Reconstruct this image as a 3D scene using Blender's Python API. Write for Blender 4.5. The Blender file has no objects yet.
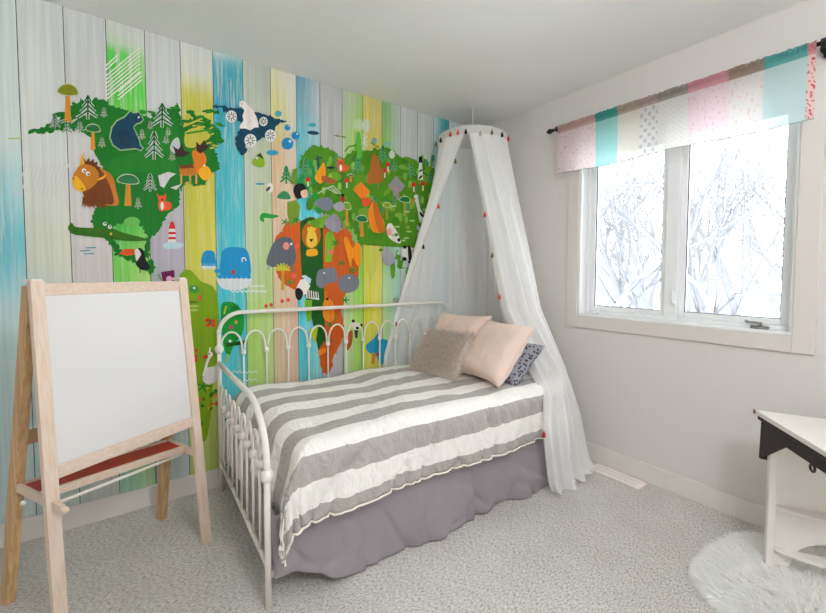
import bpy, bmesh, math, random
from mathutils import Vector, Matrix, noise
R = random.Random(7)
PI = math.pi
SC = bpy.context.scene
COL = SC.collection

# ------------------------------------------------------------------ camera
CAM = Vector((-2.47563, -2.52731, 1.22704))
YAW, PITCH, ROLL, FPX, CX, CY = 0.641004, 0.045484, 0.003680, 406.993, 422.523, 291.351
cF = Vector((math.sin(YAW)*math.cos(PITCH), math.cos(YAW)*math.cos(PITCH), -math.sin(PITCH)))
_r = Vector((math.cos(YAW), -math.sin(YAW), 0)); _u = _r.cross(cF)
cR = _r*math.cos(ROLL) + _u*math.sin(ROLL)
cU = -_r*math.sin(ROLL) + _u*math.cos(ROLL)
cam = bpy.data.objects.new('camera', bpy.data.cameras.new('camera'))
COL.objects.link(cam)
m = Matrix((cR, cU, -cF)).transposed().to_4x4(); m.translation = CAM
cam.matrix_world = m
cam.data.sensor_width = 36.0
cam.data.lens = FPX/826*36.0
cam.data.shift_x = (413-CX)/826
cam.data.shift_y = (CY-306.5)/826
cam.data.clip_start = 0.02; cam.data.clip_end = 300
SC.camera = cam

def wall_pt(px, py):
    """point of the mural wall (y = 0) seen at a place of the photograph"""
    d = cF + cR*((px-CX)/FPX) - cU*((py-CY)/FPX)
    t = -CAM.y/d.y
    p = CAM + d*t
    return (p.x, p.z)

# ------------------------------------------------------------------ world, light, exposure
world = bpy.data.worlds.new('overcast_sky'); SC.world = world
world.use_nodes = True
wn = world.node_tree.nodes; wl = world.node_tree.links
wn['Background'].inputs[0].default_value = (0.95, 0.98, 1.0, 1)
wn['Background'].inputs[1].default_value = 5.2

def area(name, loc, rot, sx, sy, power, color, portal=False):
    l = bpy.data.lights.new(name, 'AREA'); l.shape = 'RECTANGLE'; l.size = sx; l.size_y = sy
    l.energy = power; l.color = color
    o = bpy.data.objects.new(name, l); COL.objects.link(o); o.location = loc; o.rotation_euler = rot
    if portal: l.cycles.is_portal = True
    return o
area('daylight_portal', (0.16, -1.5, 1.5), (0, PI/2, 0), 1.15, 1.15, 1, (1, 1, 1), True)

SC.view_settings.view_transform = 'Standard'
SC.view_settings.look = 'None'
SC.view_settings.gamma = 1.0
SC.view_settings.exposure = 0.33
SC.cycles.diffuse_bounces = 10
SC.cycles.max_bounces = 16
SC.cycles.transparent_max_bounces = 16
FILL_POWER = 58

# ------------------------------------------------------------------ colours and materials
def lin(c):
    return tuple(((v/255)/12.92 if v/255 <= 0.04045 else (((v/255)+0.055)/1.055)**2.4) for v in c)

def new_mat(name):
    mt = bpy.data.materials.new(name); mt.use_nodes = True
    nt = mt.node_tree; b = nt.nodes['Principled BSDF']
    return mt, nt, b

def mat(name, rgb, rough=0.6, metal=0.0, vary=0.06, scale=(8, 8, 8), bump=0.0, bscale=60, spec=0.5, sheen=0):
    mt, nt, b = new_mat(name)
    N = nt.nodes; L = nt.links
    tc = N.new('ShaderNodeTexCoord'); mp = N.new('ShaderNodeMapping'); mp.inputs['Scale'].default_value = scale
    L.new(tc.outputs['Object'], mp.inputs[0])
    no = N.new('ShaderNodeTexNoise'); no.inputs['Scale'].default_value = 1; no.inputs['Detail'].default_value = 4
    L.new(mp.outputs[0], no.inputs['Vector'])
    mx = N.new('ShaderNodeMix'); mx.data_type = 'RGBA'
    c = lin(rgb)
    mx.inputs[6].default_value = (*[min(1, v*(1+vary)) for v in c], 1)
    mx.inputs[7].default_value = (*[v*(1-vary) for v in c], 1)
    L.new(no.outputs['Fac'], mx.inputs[0]); L.new(mx.outputs[2], b.inputs['Base Color'])
    b.inputs['Roughness'].default_value = rough; b.inputs['Metallic'].default_value = metal
    b.inputs['Specular IOR Level'].default_value = spec
    if sheen: b.inputs['Sheen Weight'].default_value = sheen
    if bump:
        n2 = N.new('ShaderNodeTexNoise'); n2.inputs['Scale'].default_value = bscale; n2.inputs['Detail'].default_value = 5
        L.new(tc.outputs['Object'], n2.inputs['Vector'])
        bp = N.new('ShaderNodeBump'); bp.inputs['Strength'].default_value = bump; bp.inputs['Distance'].default_value = 0.004
        L.new(n2.outputs['Fac'], bp.inputs['Height']); L.new(bp.outputs[0], b.inputs['Normal'])
    return mt

def wood(name, a, bcol, axis='Z', k=1.0):
    mt, nt, b = new_mat(name); N = nt.nodes; L = nt.links
    tc = N.new('ShaderNodeTexCoord'); mp = N.new('ShaderNodeMapping')
    s = [60*k, 60*k, 60*k]; s['XYZ'.index(axis)] = 1.3*k; mp.inputs['Scale'].default_value = s
    L.new(tc.outputs['Object'], mp.inputs[0])
    no = N.new('ShaderNodeTexNoise'); no.inputs['Scale'].default_value = 1; no.inputs['Detail'].default_value = 5
    no.inputs['Distortion'].default_value = 0.6
    L.new(mp.outputs[0], no.inputs['Vector'])
    cr = N.new('ShaderNodeValToRGB'); cr.color_ramp.elements[0].position = .38; cr.color_ramp.elements[1].position = .62
    cr.color_ramp.elements[0].color = (*lin(bcol), 1); cr.color_ramp.elements[1].color = (*lin(a), 1)
    L.new(no.outputs['Fac'], cr.inputs[0]); L.new(cr.outputs[0], b.inputs['Base Color'])
    b.inputs['Roughness'].default_value = .5
    return mt

def sheer(name, rgb, transp, rough=0.9, attr=None, transl=0.5):
    mt, nt, b = new_mat(name); N = nt.nodes; L = nt.links
    out = N['Material Output']; N.remove(b)
    df = N.new('ShaderNodeBsdfDiffuse'); tl = N.new('ShaderNodeBsdfTranslucent'); tp = N.new('ShaderNodeBsdfTransparent')
    for s in (df, tl):
        s.inputs[0].default_value = (*lin(rgb), 1)
    if attr:
        at = N.new('ShaderNodeAttribute'); at.attribute_name = attr
        L.new(at.outputs['Color'], df.inputs[0]); L.new(at.outputs['Color'], tl.inputs[0])
    m1 = N.new('ShaderNodeMixShader'); m1.inputs[0].default_value = transl
    L.new(df.outputs[0], m1.inputs[1]); L.new(tl.outputs[0], m1.inputs[2])
    m2 = N.new('ShaderNodeMixShader')
    # weave: fine thread noise varies how open the cloth is
    tc = N.new('ShaderNodeTexCoord'); no = N.new('ShaderNodeTexNoise'); no.inputs['Scale'].default_value = 700
    L.new(tc.outputs['Object'], no.inputs['Vector'])
    mr = N.new('ShaderNodeMapRange'); mr.inputs[3].default_value = max(0, transp-.03); mr.inputs[4].default_value = transp+.03
    mr.inputs[1].default_value = .3; mr.inputs[2].default_value = .7
    L.new(no.outputs['Fac'], mr.inputs[0]); L.new(mr.outputs[0], m2.inputs[0])
    L.new(m1.outputs[0], m2.inputs[1]); L.new(tp.outputs[0], m2.inputs[2])
    L.new(m2.outputs[0], out.inputs['Surface'])
    return mt

M = {}
M['wall'] = mat('wall_paint', (217, 213, 210), .85, vary=.015, scale=(3, 3, 3), bump=.06, bscale=220)
M['ceiling'] = mat('ceiling_paint', (236, 236, 235), .9, vary=.015, bump=.08, bscale=150)
M['trim'] = mat('trim_paint', (226, 222, 218), .45, vary=.01)
M['casing'] = mat('casing_paint', (217, 211, 206), .45, vary=.01)
M['vinyl'] = mat('window_vinyl', (240, 242, 243), .35, vary=.01)
M['gasket'] = mat('window_gasket', (95, 98, 102), .6)
M['chrome'] = mat('brushed_steel', (150, 150, 150), .3, metal=.8)
M['pine'] = wood('pale_pine', (226, 208, 192), (219, 196, 174), 'Z', 1.6)
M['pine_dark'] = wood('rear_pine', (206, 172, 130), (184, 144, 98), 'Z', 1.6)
M['pine_x'] = wood('pale_pine_rail', (226, 208, 192), (219, 196, 176), 'X', 1.6)
M['red'] = mat('red_tray', (186, 52, 34), .5)
M['whiteboard'] = mat('whiteboard', (222, 222, 221), .35, vary=.01)
M['metal_white'] = mat('white_enamel', (236, 231, 224), .4, vary=.02)
M['gray_cloth'] = mat('gray_cotton', (148, 141, 146), .75, vary=.08, scale=(4, 4, 4), bump=.15, bscale=300, sheen=.2)
M['pink'] = mat('blush_cotton', (232, 208, 196), .8, vary=.03, bump=.3, bscale=35, sheen=.2)
M['mattress'] = mat('mattress_ticking', (150, 138, 126), .9)
M['fur_gray'] = mat('gray_fur', (146, 132, 122), .9, vary=.3, scale=(25, 25, 25))
M['fur_white'] = mat('white_fur', (248, 247, 244), .8, vary=.03, scale=(20, 20, 20))
M['iron'] = mat('black_iron', (48, 40, 37), .55, metal=.3, vary=.3, scale=(30, 30, 30), bump=.5, bscale=90)
M['rod'] = mat('bronze_rod', (22, 18, 17), .4, metal=.1)
M['desk_white'] = mat('worn_white_paint', (232, 228, 222), .5, vary=.03, scale=(6, 6, 6), bump=.1)
M['brown'] = mat('bare_wood_edge', (120, 84, 60), .6)
M['vent'] = mat('vent_enamel', (246, 238, 232), .5)
M['hole'] = mat('vent_slot', (222, 213, 206), .8)
M['canopy'] = sheer('canopy_voile', (254, 254, 254), .035, transl=.4)
M['canopy_band'] = sheer('canopy_band', (236, 234, 233), .05, transl=.4)
M['snow'] = mat('snow', (240, 244, 248), .9, vary=.02)
M['siding'] = mat('white_siding', (215, 220, 225), .8)
M['bark'] = mat('frosted_bark', (122, 124, 128), .9, vary=.15)
M['house_glass'] = mat('house_window', (120, 128, 138), .3)
for n, c in dict(black=(22, 26, 32), red=(205, 48, 40), orange=(222, 96, 60), olive=(120, 118, 62), gray=(190, 186, 180), teal=(90, 160, 150)).items():
    M['t_'+n] = mat(n+'_tassel', c, .9, vary=.1, scale=(100, 100, 100))

def glass():
    mt, nt, b = new_mat('window_glass'); N = nt.nodes; L = nt.links; N.remove(b)
    tp = N.new('ShaderNodeBsdfTransparent'); gl = N.new('ShaderNodeBsdfGlossy'); gl.inputs['Roughness'].default_value = .02
    mx = N.new('ShaderNodeMixShader'); fr = N.new('ShaderNodeFresnel'); fr.inputs[0].default_value = 1.3
    L.new(fr.outputs[0], mx.inputs[0]); L.new(tp.outputs[0], mx.inputs[1]); L.new(gl.outputs[0], mx.inputs[2])
    L.new(mx.outputs[0], N['Material Output'].inputs['Surface'])
    return mt
M['glass'] = glass()
def fur_mat(name, rgb, tr=.5):
    mt, nt, b = new_mat(name); N = nt.nodes; L = nt.links; b.inputs['Base Color'].default_value = (*lin(rgb), 1); b.inputs['Roughness'].default_value = .9
    tl = N.new('ShaderNodeBsdfTranslucent'); mx = N.new('ShaderNodeMixShader'); mx.inputs[0].default_value = tr
    no = N.new('ShaderNodeTexNoise'); no.inputs['Scale'].default_value = 30; cr = N.new('ShaderNodeMix'); cr.data_type = 'RGBA'
    q = .0 if rgb[0] > 240 else .3; no.inputs['Scale'].default_value = 30 if rgb[0] > 240 else 55
    cr.inputs[6].default_value = (*[v*(1-q) for v in lin(rgb)], 1); cr.inputs[7].default_value = (*[min(1, v*(1+q)) for v in lin(rgb)], 1)
    tc = N.new('ShaderNodeTexCoord'); L.new(tc.outputs['Object'], no.inputs['Vector']); L.new(no.outputs['Fac'], cr.inputs[0])
    L.new(cr.outputs[2], b.inputs['Base Color']); L.new(cr.outputs[2], tl.inputs[0])
    L.new(b.outputs[0], mx.inputs[1]); L.new(tl.outputs[0], mx.inputs[2]); L.new(mx.outputs[0], N['Material Output'].inputs['Surface'])
    return mt
M['fur_white'] = fur_mat('white_fur_pile', (255, 255, 254), .45); M['fur_gray'] = fur_mat('grey_fur_pile', (228, 218, 210), .3)

def carpet():
    mt, nt, b = new_mat('heathered_carpet'); N = nt.nodes; L = nt.links
    tc = N.new('ShaderNodeTexCoord')
    mp = N.new('ShaderNodeMapping'); mp.inputs['Scale'].default_value = (70, 190, 100); mp.inputs['Rotation'].default_value = (0, 0, .25)
    L.new(tc.outputs['Object'], mp.inputs[0])
    n1 = N.new('ShaderNodeTexNoise'); n1.inputs['Scale'].default_value = 1; n1.inputs['Detail'].default_value = 6; n1.inputs['Roughness'].default_value = .75
    L.new(mp.outputs[0], n1.inputs['Vector'])
    n2 = N.new('ShaderNodeTexNoise'); n2.inputs['Scale'].default_value = 5; n2.inputs['Detail'].default_value = 3
    L.new(tc.outputs['Object'], n2.inputs['Vector'])
    cr = N.new('ShaderNodeValToRGB'); e = cr.color_ramp.elements
    e[0].position = .36; e[0].color = (*lin((140, 131, 124)), 1); e[1].position = .62; e[1].color = (*lin((250, 249, 247)), 1)
    k = e.new(.48); k.color = (*lin((222, 218, 213)), 1)
    L.new(n1.outputs['Fac'], cr.inputs[0])
    mx = N.new('ShaderNodeMix'); mx.data_type = 'RGBA'; mx.blend_type = 'MULTIPLY'; mx.inputs[0].default_value = .35
    c2 = N.new('ShaderNodeValToRGB'); c2.color_ramp.elements[0].position = .35; c2.color_ramp.elements[1].position = .65
    c2.color_ramp.elements[0].color = (.80, .785, .77, 1); c2.color_ramp.elements[1].color = (1, 1, 1, 1)
    L.new(n2.outputs['Fac'], c2.inputs[0]); L.new(cr.outputs[0], mx.inputs[6]); L.new(c2.outputs[0], mx.inputs[7])
    L.new(mx.outputs[2], b.inputs['Base Color'])
    b.inputs['Roughness'].default_value = 1; b.inputs['Specular IOR Level'].default_value = .1
    bp = N.new('ShaderNodeBump'); bp.inputs['Strength'].default_value = .9; bp.inputs['Distance'].default_value = .008
    L.new(n1.outputs['Fac'], bp.inputs['Height']); L.new(bp.outputs[0], b.inputs['Normal'])
    return mt
M['carpet'] = carpet()

# ------------------------------------------------------------------ mesh helpers
class MB:
    def __init__(s): s.v = []; s.f = []; s.m = []; s.c = None
    def quadgrid(s, fn, nu, nv, mi=0, closed=False):
        b = len(s.v)
        for i in range(nu+1):
            for j in range(nv+1): s.v.append(tuple(fn(i/nu, j/nv)))
        for i in range(nu):
            for j in range(nv):
                a = b+i*(nv+1)+j; s.f.append((a, a+1, a+nv+2, a+nv+1)); s.m.append(mi)
        return s
    def box(s, x0, x1, y0, y1, z0, z1, mi=0, T=None):
        b = len(s.v)
        for x in (x0, x1):
            for y in (y0, y1):
                for z in (z0, z1):
                    p = Vector((x, y, z)); s.v.append(tuple(T @ p if T else p))
        for f in ((0, 1, 3, 2), (4, 6, 7, 5), (0, 4, 5, 1), (2, 3, 7, 6), (0, 2, 6, 4), (1, 5, 7, 3)):
            s.f.append(tuple(b+i for i in f)); s.m.append(mi)
        return s
    def beam(s, p0, p1, w, d, side, mi=0):
        """square bar from p0 to p1; w across along side, d along the remaining axis"""
        p0, p1 = Vector(p0), Vector(p1); a = (p1-p0).normalized(); sd = Vector(side); sd = (sd-a*sd.dot(a)).normalized(); n = a.cross(sd)
        b = len(s.v)
        for p in (p0, p1):
            for i, j in ((-1, -1), (1, -1), (1, 1), (-1, 1)): s.v.append(tuple(p+sd*(w/2*i)+n*(d/2*j)))
        for f in ((0, 1, 2, 3), (7, 6, 5, 4), (0, 4, 5, 1), (1, 5, 6, 2), (2, 6, 7, 3), (3, 7, 4, 0)):
            s.f.append(tuple(b+i for i in f)); s.m.append(mi)
        return s
    def tube(s, pts, r, n=10, mi=0, caps=True):
        pts = [Vector(p) for p in pts]; rr = r if isinstance(r, (list, tuple)) else [r]*len(pts)
        b = len(s.v); prev = None
        for i, p in enumerate(pts):
            t = (pts[min(i+1, len(pts)-1)]-pts[max(i-1, 0)]).normalized()
            if prev is None:
                up = Vector((0, 0, 1)) if abs(t.z) < .9 else Vector((1, 0, 0)); x = t.cross(up).normalized()
            else:
                x = (prev - t*prev.dot(t)).normalized()
            prev = x; y = t.cross(x)
            for k in range(n):
                a = 2*PI*k/n; s.v.append(tuple(p+x*(rr[i]*math.cos(a))+y*(rr[i]*math.sin(a))))
        for i in range(len(pts)-1):
            for k in range(n):
                s.f.append((b+i*n+k, b+i*n+(k+1) % n, b+(i+1)*n+(k+1) % n, b+(i+1)*n+k)); s.m.append(mi)
        if caps:
            s.f.append(tuple(b+k for k in reversed(range(n)))); s.m.append(mi)
            s.f.append(tuple(b+(len(pts)-1)*n+k for k in range(n))); s.m.append(mi)
        return s
    def ball(s, c, r, n=12, sx=1, sy=1, sz=1, mi=0):
        c = Vector(c); k = n//2
        pts = [c+Vector((0, 0, -r*sz*math.cos(PI*i/k))) for i in range(k+1)]
        b = len(s.v)
        for i in range(k+1):
            q = max(r*math.sin(PI*i/k), r*.02)
            for j in range(n):
                a = 2*PI*j/n; s.v.append((c.x+q*sx*math.cos(a), c.y+q*sy*math.sin(a), pts[i].z))
        for i in range(k):
            for j in range(n):
                s.f.append((b+i*n+j, b+i*n+(j+1) % n, b+(i+1)*n+(j+1) % n, b+(i+1)*n+j)); s.m.append(mi)
        s.f.append(tuple(b+j for j in reversed(range(n)))); s.m.append(mi)
        s.f.append(tuple(b+k*n+j for j in range(n))); s.m.append(mi)
        return s
    def prism(s, poly, fn, d, mi=0):
        """polygon (u,v) pairs placed by fn(u,v,w), thickness d along w"""
        b = len(s.v); n = len(poly)
        for w in (0, d):
            for q in poly: s.v.append(tuple(fn(q[0], q[1], w)))
        s.f.append(tuple(b+i for i in range(n))); s.m.append(mi)
        s.f.append(tuple(b+n+i for i in reversed(range(n)))); s.m.append(mi)
        for i in range(n):
            j = (i+1) % n; s.f.append((b+i, b+n+i, b+n+j, b+j)); s.m.append(mi)
        return s
    def build(s, name, mats, parent=None, smooth=False, bevel=0, solid=0, subd=0, fix=True):
        me = bpy.data.meshes.new(name); me.from_pydata(s.v, [], s.f); me.validate(); me.update()
        if not isinstance(mats, (list, tuple)): mats = [mats]
        for k in mats: me.materials.append(k)
        if len(mats) > 1:
            me.polygons.foreach_set('material_index', s.m)
        if fix:
            bm = bmesh.new(); bm.from_mesh(me); bmesh.ops.recalc_face_normals(bm, faces=bm.faces); bm.to_mesh(me); bm.free()
        if smooth: me.polygons.foreach_set('use_smooth', [True]*len(me.polygons))
        o = bpy.data.objects.new(name, me); COL.objects.link(o)
        if parent: o.parent = parent
        if bevel:
            md = o.modifiers.new('bevel', 'BEVEL'); md.width = bevel; md.segments = 2; md.limit_method = 'ANGLE'
        if solid:
            md = o.modifiers.new('solid', 'SOLIDIFY'); md.thickness = solid; md.offset = 0
        if subd:
            md = o.modifiers.new('sub', 'SUBSURF'); md.levels = subd; md.render_levels = subd
        return o

def tag(o, label, cat, group=None):
    o['label'] = label; o['category'] = cat
    if group: o['group'] = group
    return o
def struct(o):
    o['kind'] = 'structure'; return o
def empty(name, loc, rz=0):
    o = bpy.data.objects.new(name, None); COL.objects.link(o); o.location = loc; o.rotation_euler = (0, 0, rz)
    o.empty_display_size = .1
    return o
def smoothstep(x): x = max(0, min(1, x)); return x*x*(3-2*x)

# ------------------------------------------------------------------ room shell
XL, YF, H = -4.2, -4.7, 2.44
WY0, WY1, WZ0, WZ1 = -2.055, -0.96, 0.945, 2.06
struct(MB().box(XL-.1, .2, YF-.1, .1, -.1, 0).build('floor', M['carpet']))
struct(MB().box(XL-.1, .2, YF-.1, .1, H, H+.1).build('ceiling', M['ceiling']))
struct(MB().box(XL-.1, .2, 0, .1, 0, H).build('wall_back', M['wall']))
struct(MB().box(XL-.1, XL, YF, 0, 0, H).build('wall_left', M['wall']))
struct(MB().box(XL-.1, .2, YF-.1, YF, 0, H).build('wall_front', M['wall']))
w = MB()
w.box(0, .17, WY1, 0, 0, H).box(0, .17, YF, WY0, 0, H).box(0, .17, WY0, WY1, 0, WZ0).box(0, .17, WY0, WY1, WZ1, H)
struct(w.build('wall_right', M['wall']))
BBH = .107
struct(MB().box(XL, 0, -.014, -.002, 0, BBH).build('baseboard_back', M['trim'], bevel=.003))
struct(MB().box(-.014, 0, YF, -.014, 0, BBH).build('baseboard_right', M['trim'], bevel=.003))

# added globe lamp, out of view, to fill the room with light
lp = empty('fill_lamp', (-1.95, -3.15, H))
b = MB(); b.tube([(0, 0, -.02), (0, 0, 0)], .06, 32); b.build('fill_lamp_base', M['trim'], lp, bevel=.004)
MB().tube([(0, 0, -.09), (0, 0, -.02)], .004, 8).build('cord', M['trim'], lp)
b = MB(); b.ball((0, 0, -.30), .22, 32)
mtb, nt, bs = new_mat('fill_lamp_glow'); bs.inputs['Base Color'].default_value = (.9, .9, .9, 1)
bs.inputs['Emission Color'].default_value = (.95, .972, 1, 1); bs.inputs['Emission Strength'].default_value = FILL_POWER/(math.pi*4*math.pi*.0484)
b.build('fill_lamp_globe', mtb, lp, smooth=True)
tag(lp, 'added round white globe fill lamp hanging unseen from the ceiling', 'lamp')
# window
win = MB()
cw = .078; t0, t1 = -.016, -.001
win.box(t0, t1, WY0-cw, WY0, WZ0-cw, WZ1+cw).box(t0, t1, WY1, WY1+cw, WZ0-cw, WZ1+cw)
win.box(t0, t1, WY0, WY1, WZ1, WZ1+cw).box(t0, t1, WY0, WY1, WZ0-cw, WZ0)
wroot = struct(win.build('window_1', M['casing'], bevel=.002))
b = MB(); jt = .012
b.box(-.002, .16, WY0, WY0+jt, WZ0, WZ1).box(-.002, .16, WY1-jt, WY1, WZ0, WZ1).box(-.002, .16, WY0+jt, WY1-jt, WZ1-jt, WZ1).box(-.002, .16, WY0+jt, WY1-jt, WZ0, WZ0+jt)
b.build('window_jamb', M['vinyl'], wroot, bevel=.002)
b = MB(); fy0, fy1, fz0, fz1 = WY0+jt, WY1-jt, WZ0+jt, WZ1-jt
fx0, fx1, fw = .07, .14, .022
ym = -1.505
b.box(fx0, fx1, fy0, fy0+fw, fz0, fz1).box(fx0, fx1, fy1-fw, fy1, fz0, fz1).box(fx0, fx1, fy0+fw, ym-.034, fz0, fz0+fw).box(fx0, fx1, ym+.034, fy1-fw, fz0, fz0+fw).box(fx0, fx1, fy0+fw, ym-.034, fz1-fw, fz1).box(fx0, fx1, ym+.034, fy1-fw, fz1-fw, fz1)
ym = -1.505
b.box(fx0-.005, fx1, ym-.034, ym+.034, fz0, fz1)
b.build('window_frame', M['vinyl'], wroot, bevel=.003)
for a0, a1 in ((fy0+fw, ym-.034), (ym+.034, fy1-fw)):
    s = MB(); q0, q1 = fz0+fw, fz1-fw; k = .03
    s.box(.085, .13, a0, a0+k, q0, q1).box(.085, .13, a1-k, a1, q0, q1).box(.085, .13, a0+k, a1-k, q0, q0+k).box(.085, .13, a0+k, a1-k, q1-k, q1)
    so = s.build('window_sash', M['vinyl'], wroot, bevel=.004)
    g = MB(); g.box(.105, .109, a0+k-.004, a1-k+.004, q0+k-.004, q1-k+.004); g.build('window_pane', M['glass'], so)
    g = MB(); e = .004
    g.box(.095, .104, a0+k, a0+k+e, q0+k, q1-k).box(.095, .104, a1-k-e, a1-k, q0+k, q1-k).box(.095, .104, a0+k+e, a1-k-e, q0+k, q0+k+e).box(.095, .104, a0+k+e, a1-k-e, q1-k-e, q1-k)
    g.build('gasket', M['gasket'], so)
# crank handles and latch
for yy, sgn in ((-1.92, 1), (-1.03, -1)):
    c = MB(); c.box(.045, .07, yy-.035, yy+.035, fz0, fz0+.014)
    c.tube([(.055, yy, fz0+.014), (.05, yy-.01*sgn, fz0+.03), (.045, yy+.05*sgn, fz0+.03)], [.008, .007, .005], 8)
    c.ball((.045, yy+.05*sgn, fz0+.034), .009)
    co = c.build('crank_handle', M['chrome'] if sgn > 0 else M['vinyl'], wroot, smooth=True)
c = MB(); c.box(.05, .066, ym-.014-.02, ym-.034+.018, 1.05, 1.11); c.tube([(.05, ym-.022, 1.06), (.035, ym-.022, 1.08), (.036, ym-.022, 1.135)], [.006, .006, .004], 8)
c.build('latch_lever', M['vinyl'], wroot, smooth=False)

# floor vent
vr = empty('floor_vent', (-.085, -1.30, 0))
b = MB(); b.box(-.055, .055, -.155, .155, 0, .006); b.build('cover', M['vent'], vr, bevel=.003)
b = MB()
for i in range(26):
    yy = -.125+i*.01
    for xx in (-.02, .02): b.box(xx-.014, xx+.014, yy, yy+.004, .006, .0066)
b.build('slots', M['hole'], vr)
tag(vr, 'white metal floor vent in the carpet by the baseboard', 'vent')

# ------------------------------------------------------------------ painted mural on the long wall
class Mural:
    STEP = .00025
    def __init__(s): s.v = []; s.f = []; s.c = []; s.bb = []
    def add(s, pts, col, layer=None):          # pts in wall metres
        xs = [p[0] for p in pts]; zs = [p[1] for p in pts]; bb = (min(xs), min(zs), max(xs), max(zs))
        if layer is None:
            layer = 1
            for (o, l) in s.bb:
                if l >= layer and o[0] < bb[2] and o[2] > bb[0] and o[1] < bb[3] and o[3] > bb[1]: layer = l+1
        s.bb.append((bb, layer))
        b = len(s.v); y = -.003-s.STEP*layer
        for p in pts: s.v.append((p[0], y, p[1]))
        # triangulate
        from mathutils.geometry import tessellate_polygon
        for t in tessellate_polygon([[Vector((p[0], p[1], 0)) for p in pts]]):
            s.f.append(tuple(b+i for i in t)); s.c.append((*lin(col), 0))
    def px(s, pts, col): s.add([wall_pt(*p) for p in pts], col)
    def blob(s, pts, col, n=5, rough=0):
        q = catmull(pts, n if not rough else 12)
        if rough: q = [(x+rough*(noise.noise(Vector((x*.35, y*.35, 1)))+.6*noise.noise(Vector((x*1.1, y*1.1, 2)))), y+rough*(noise.noise(Vector((x*.35, y*.35, 7)))+.5*noise.noise(Vector((x*1.1, y*1.1, 8))))) for x, y in q]
        s.px(q, col)
    def ell(s, cx, cy, rx, ry, col, rot=0, n=18):
        c, q = math.cos(rot), math.sin(rot)
        s.px([(cx+rx*math.cos(a)*c-ry*math.sin(a)*q, cy+rx*math.cos(a)*q+ry*math.sin(a)*c) for a in [2*PI*i/n for i in range(n)]], col)
    def line(s, pts, w, col):
        for i in range(len(pts)-1):
            (x0, y0), (x1, y1) = pts[i], pts[i+1]; d = math.hypot(x1-x0, y1-y0) or 1; nx, ny = -(y1-y0)/d*w/2, (x1-x0)/d*w/2
            s.px([(x0+nx, y0+ny), (x1+nx, y1+ny), (x1-nx, y1-ny), (x0-nx, y0-ny)], col)
def catmull(p, n=5):
    out = []; L = len(p)
    for i in range(L):
        a, b_, c, d = p[i-1], p[i], p[(i+1) % L], p[(i+2) % L]
        for k in range(n):
            t = k/n
            out.append(tuple(.5*((2*b_[j])+(-a[j]+c[j])*t+(2*a[j]-5*b_[j]+4*c[j]-d[j])*t*t+(-a[j]+3*b_[j]-3*c[j]+d[j])*t**3) for j in (0, 1)))
    return out

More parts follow.
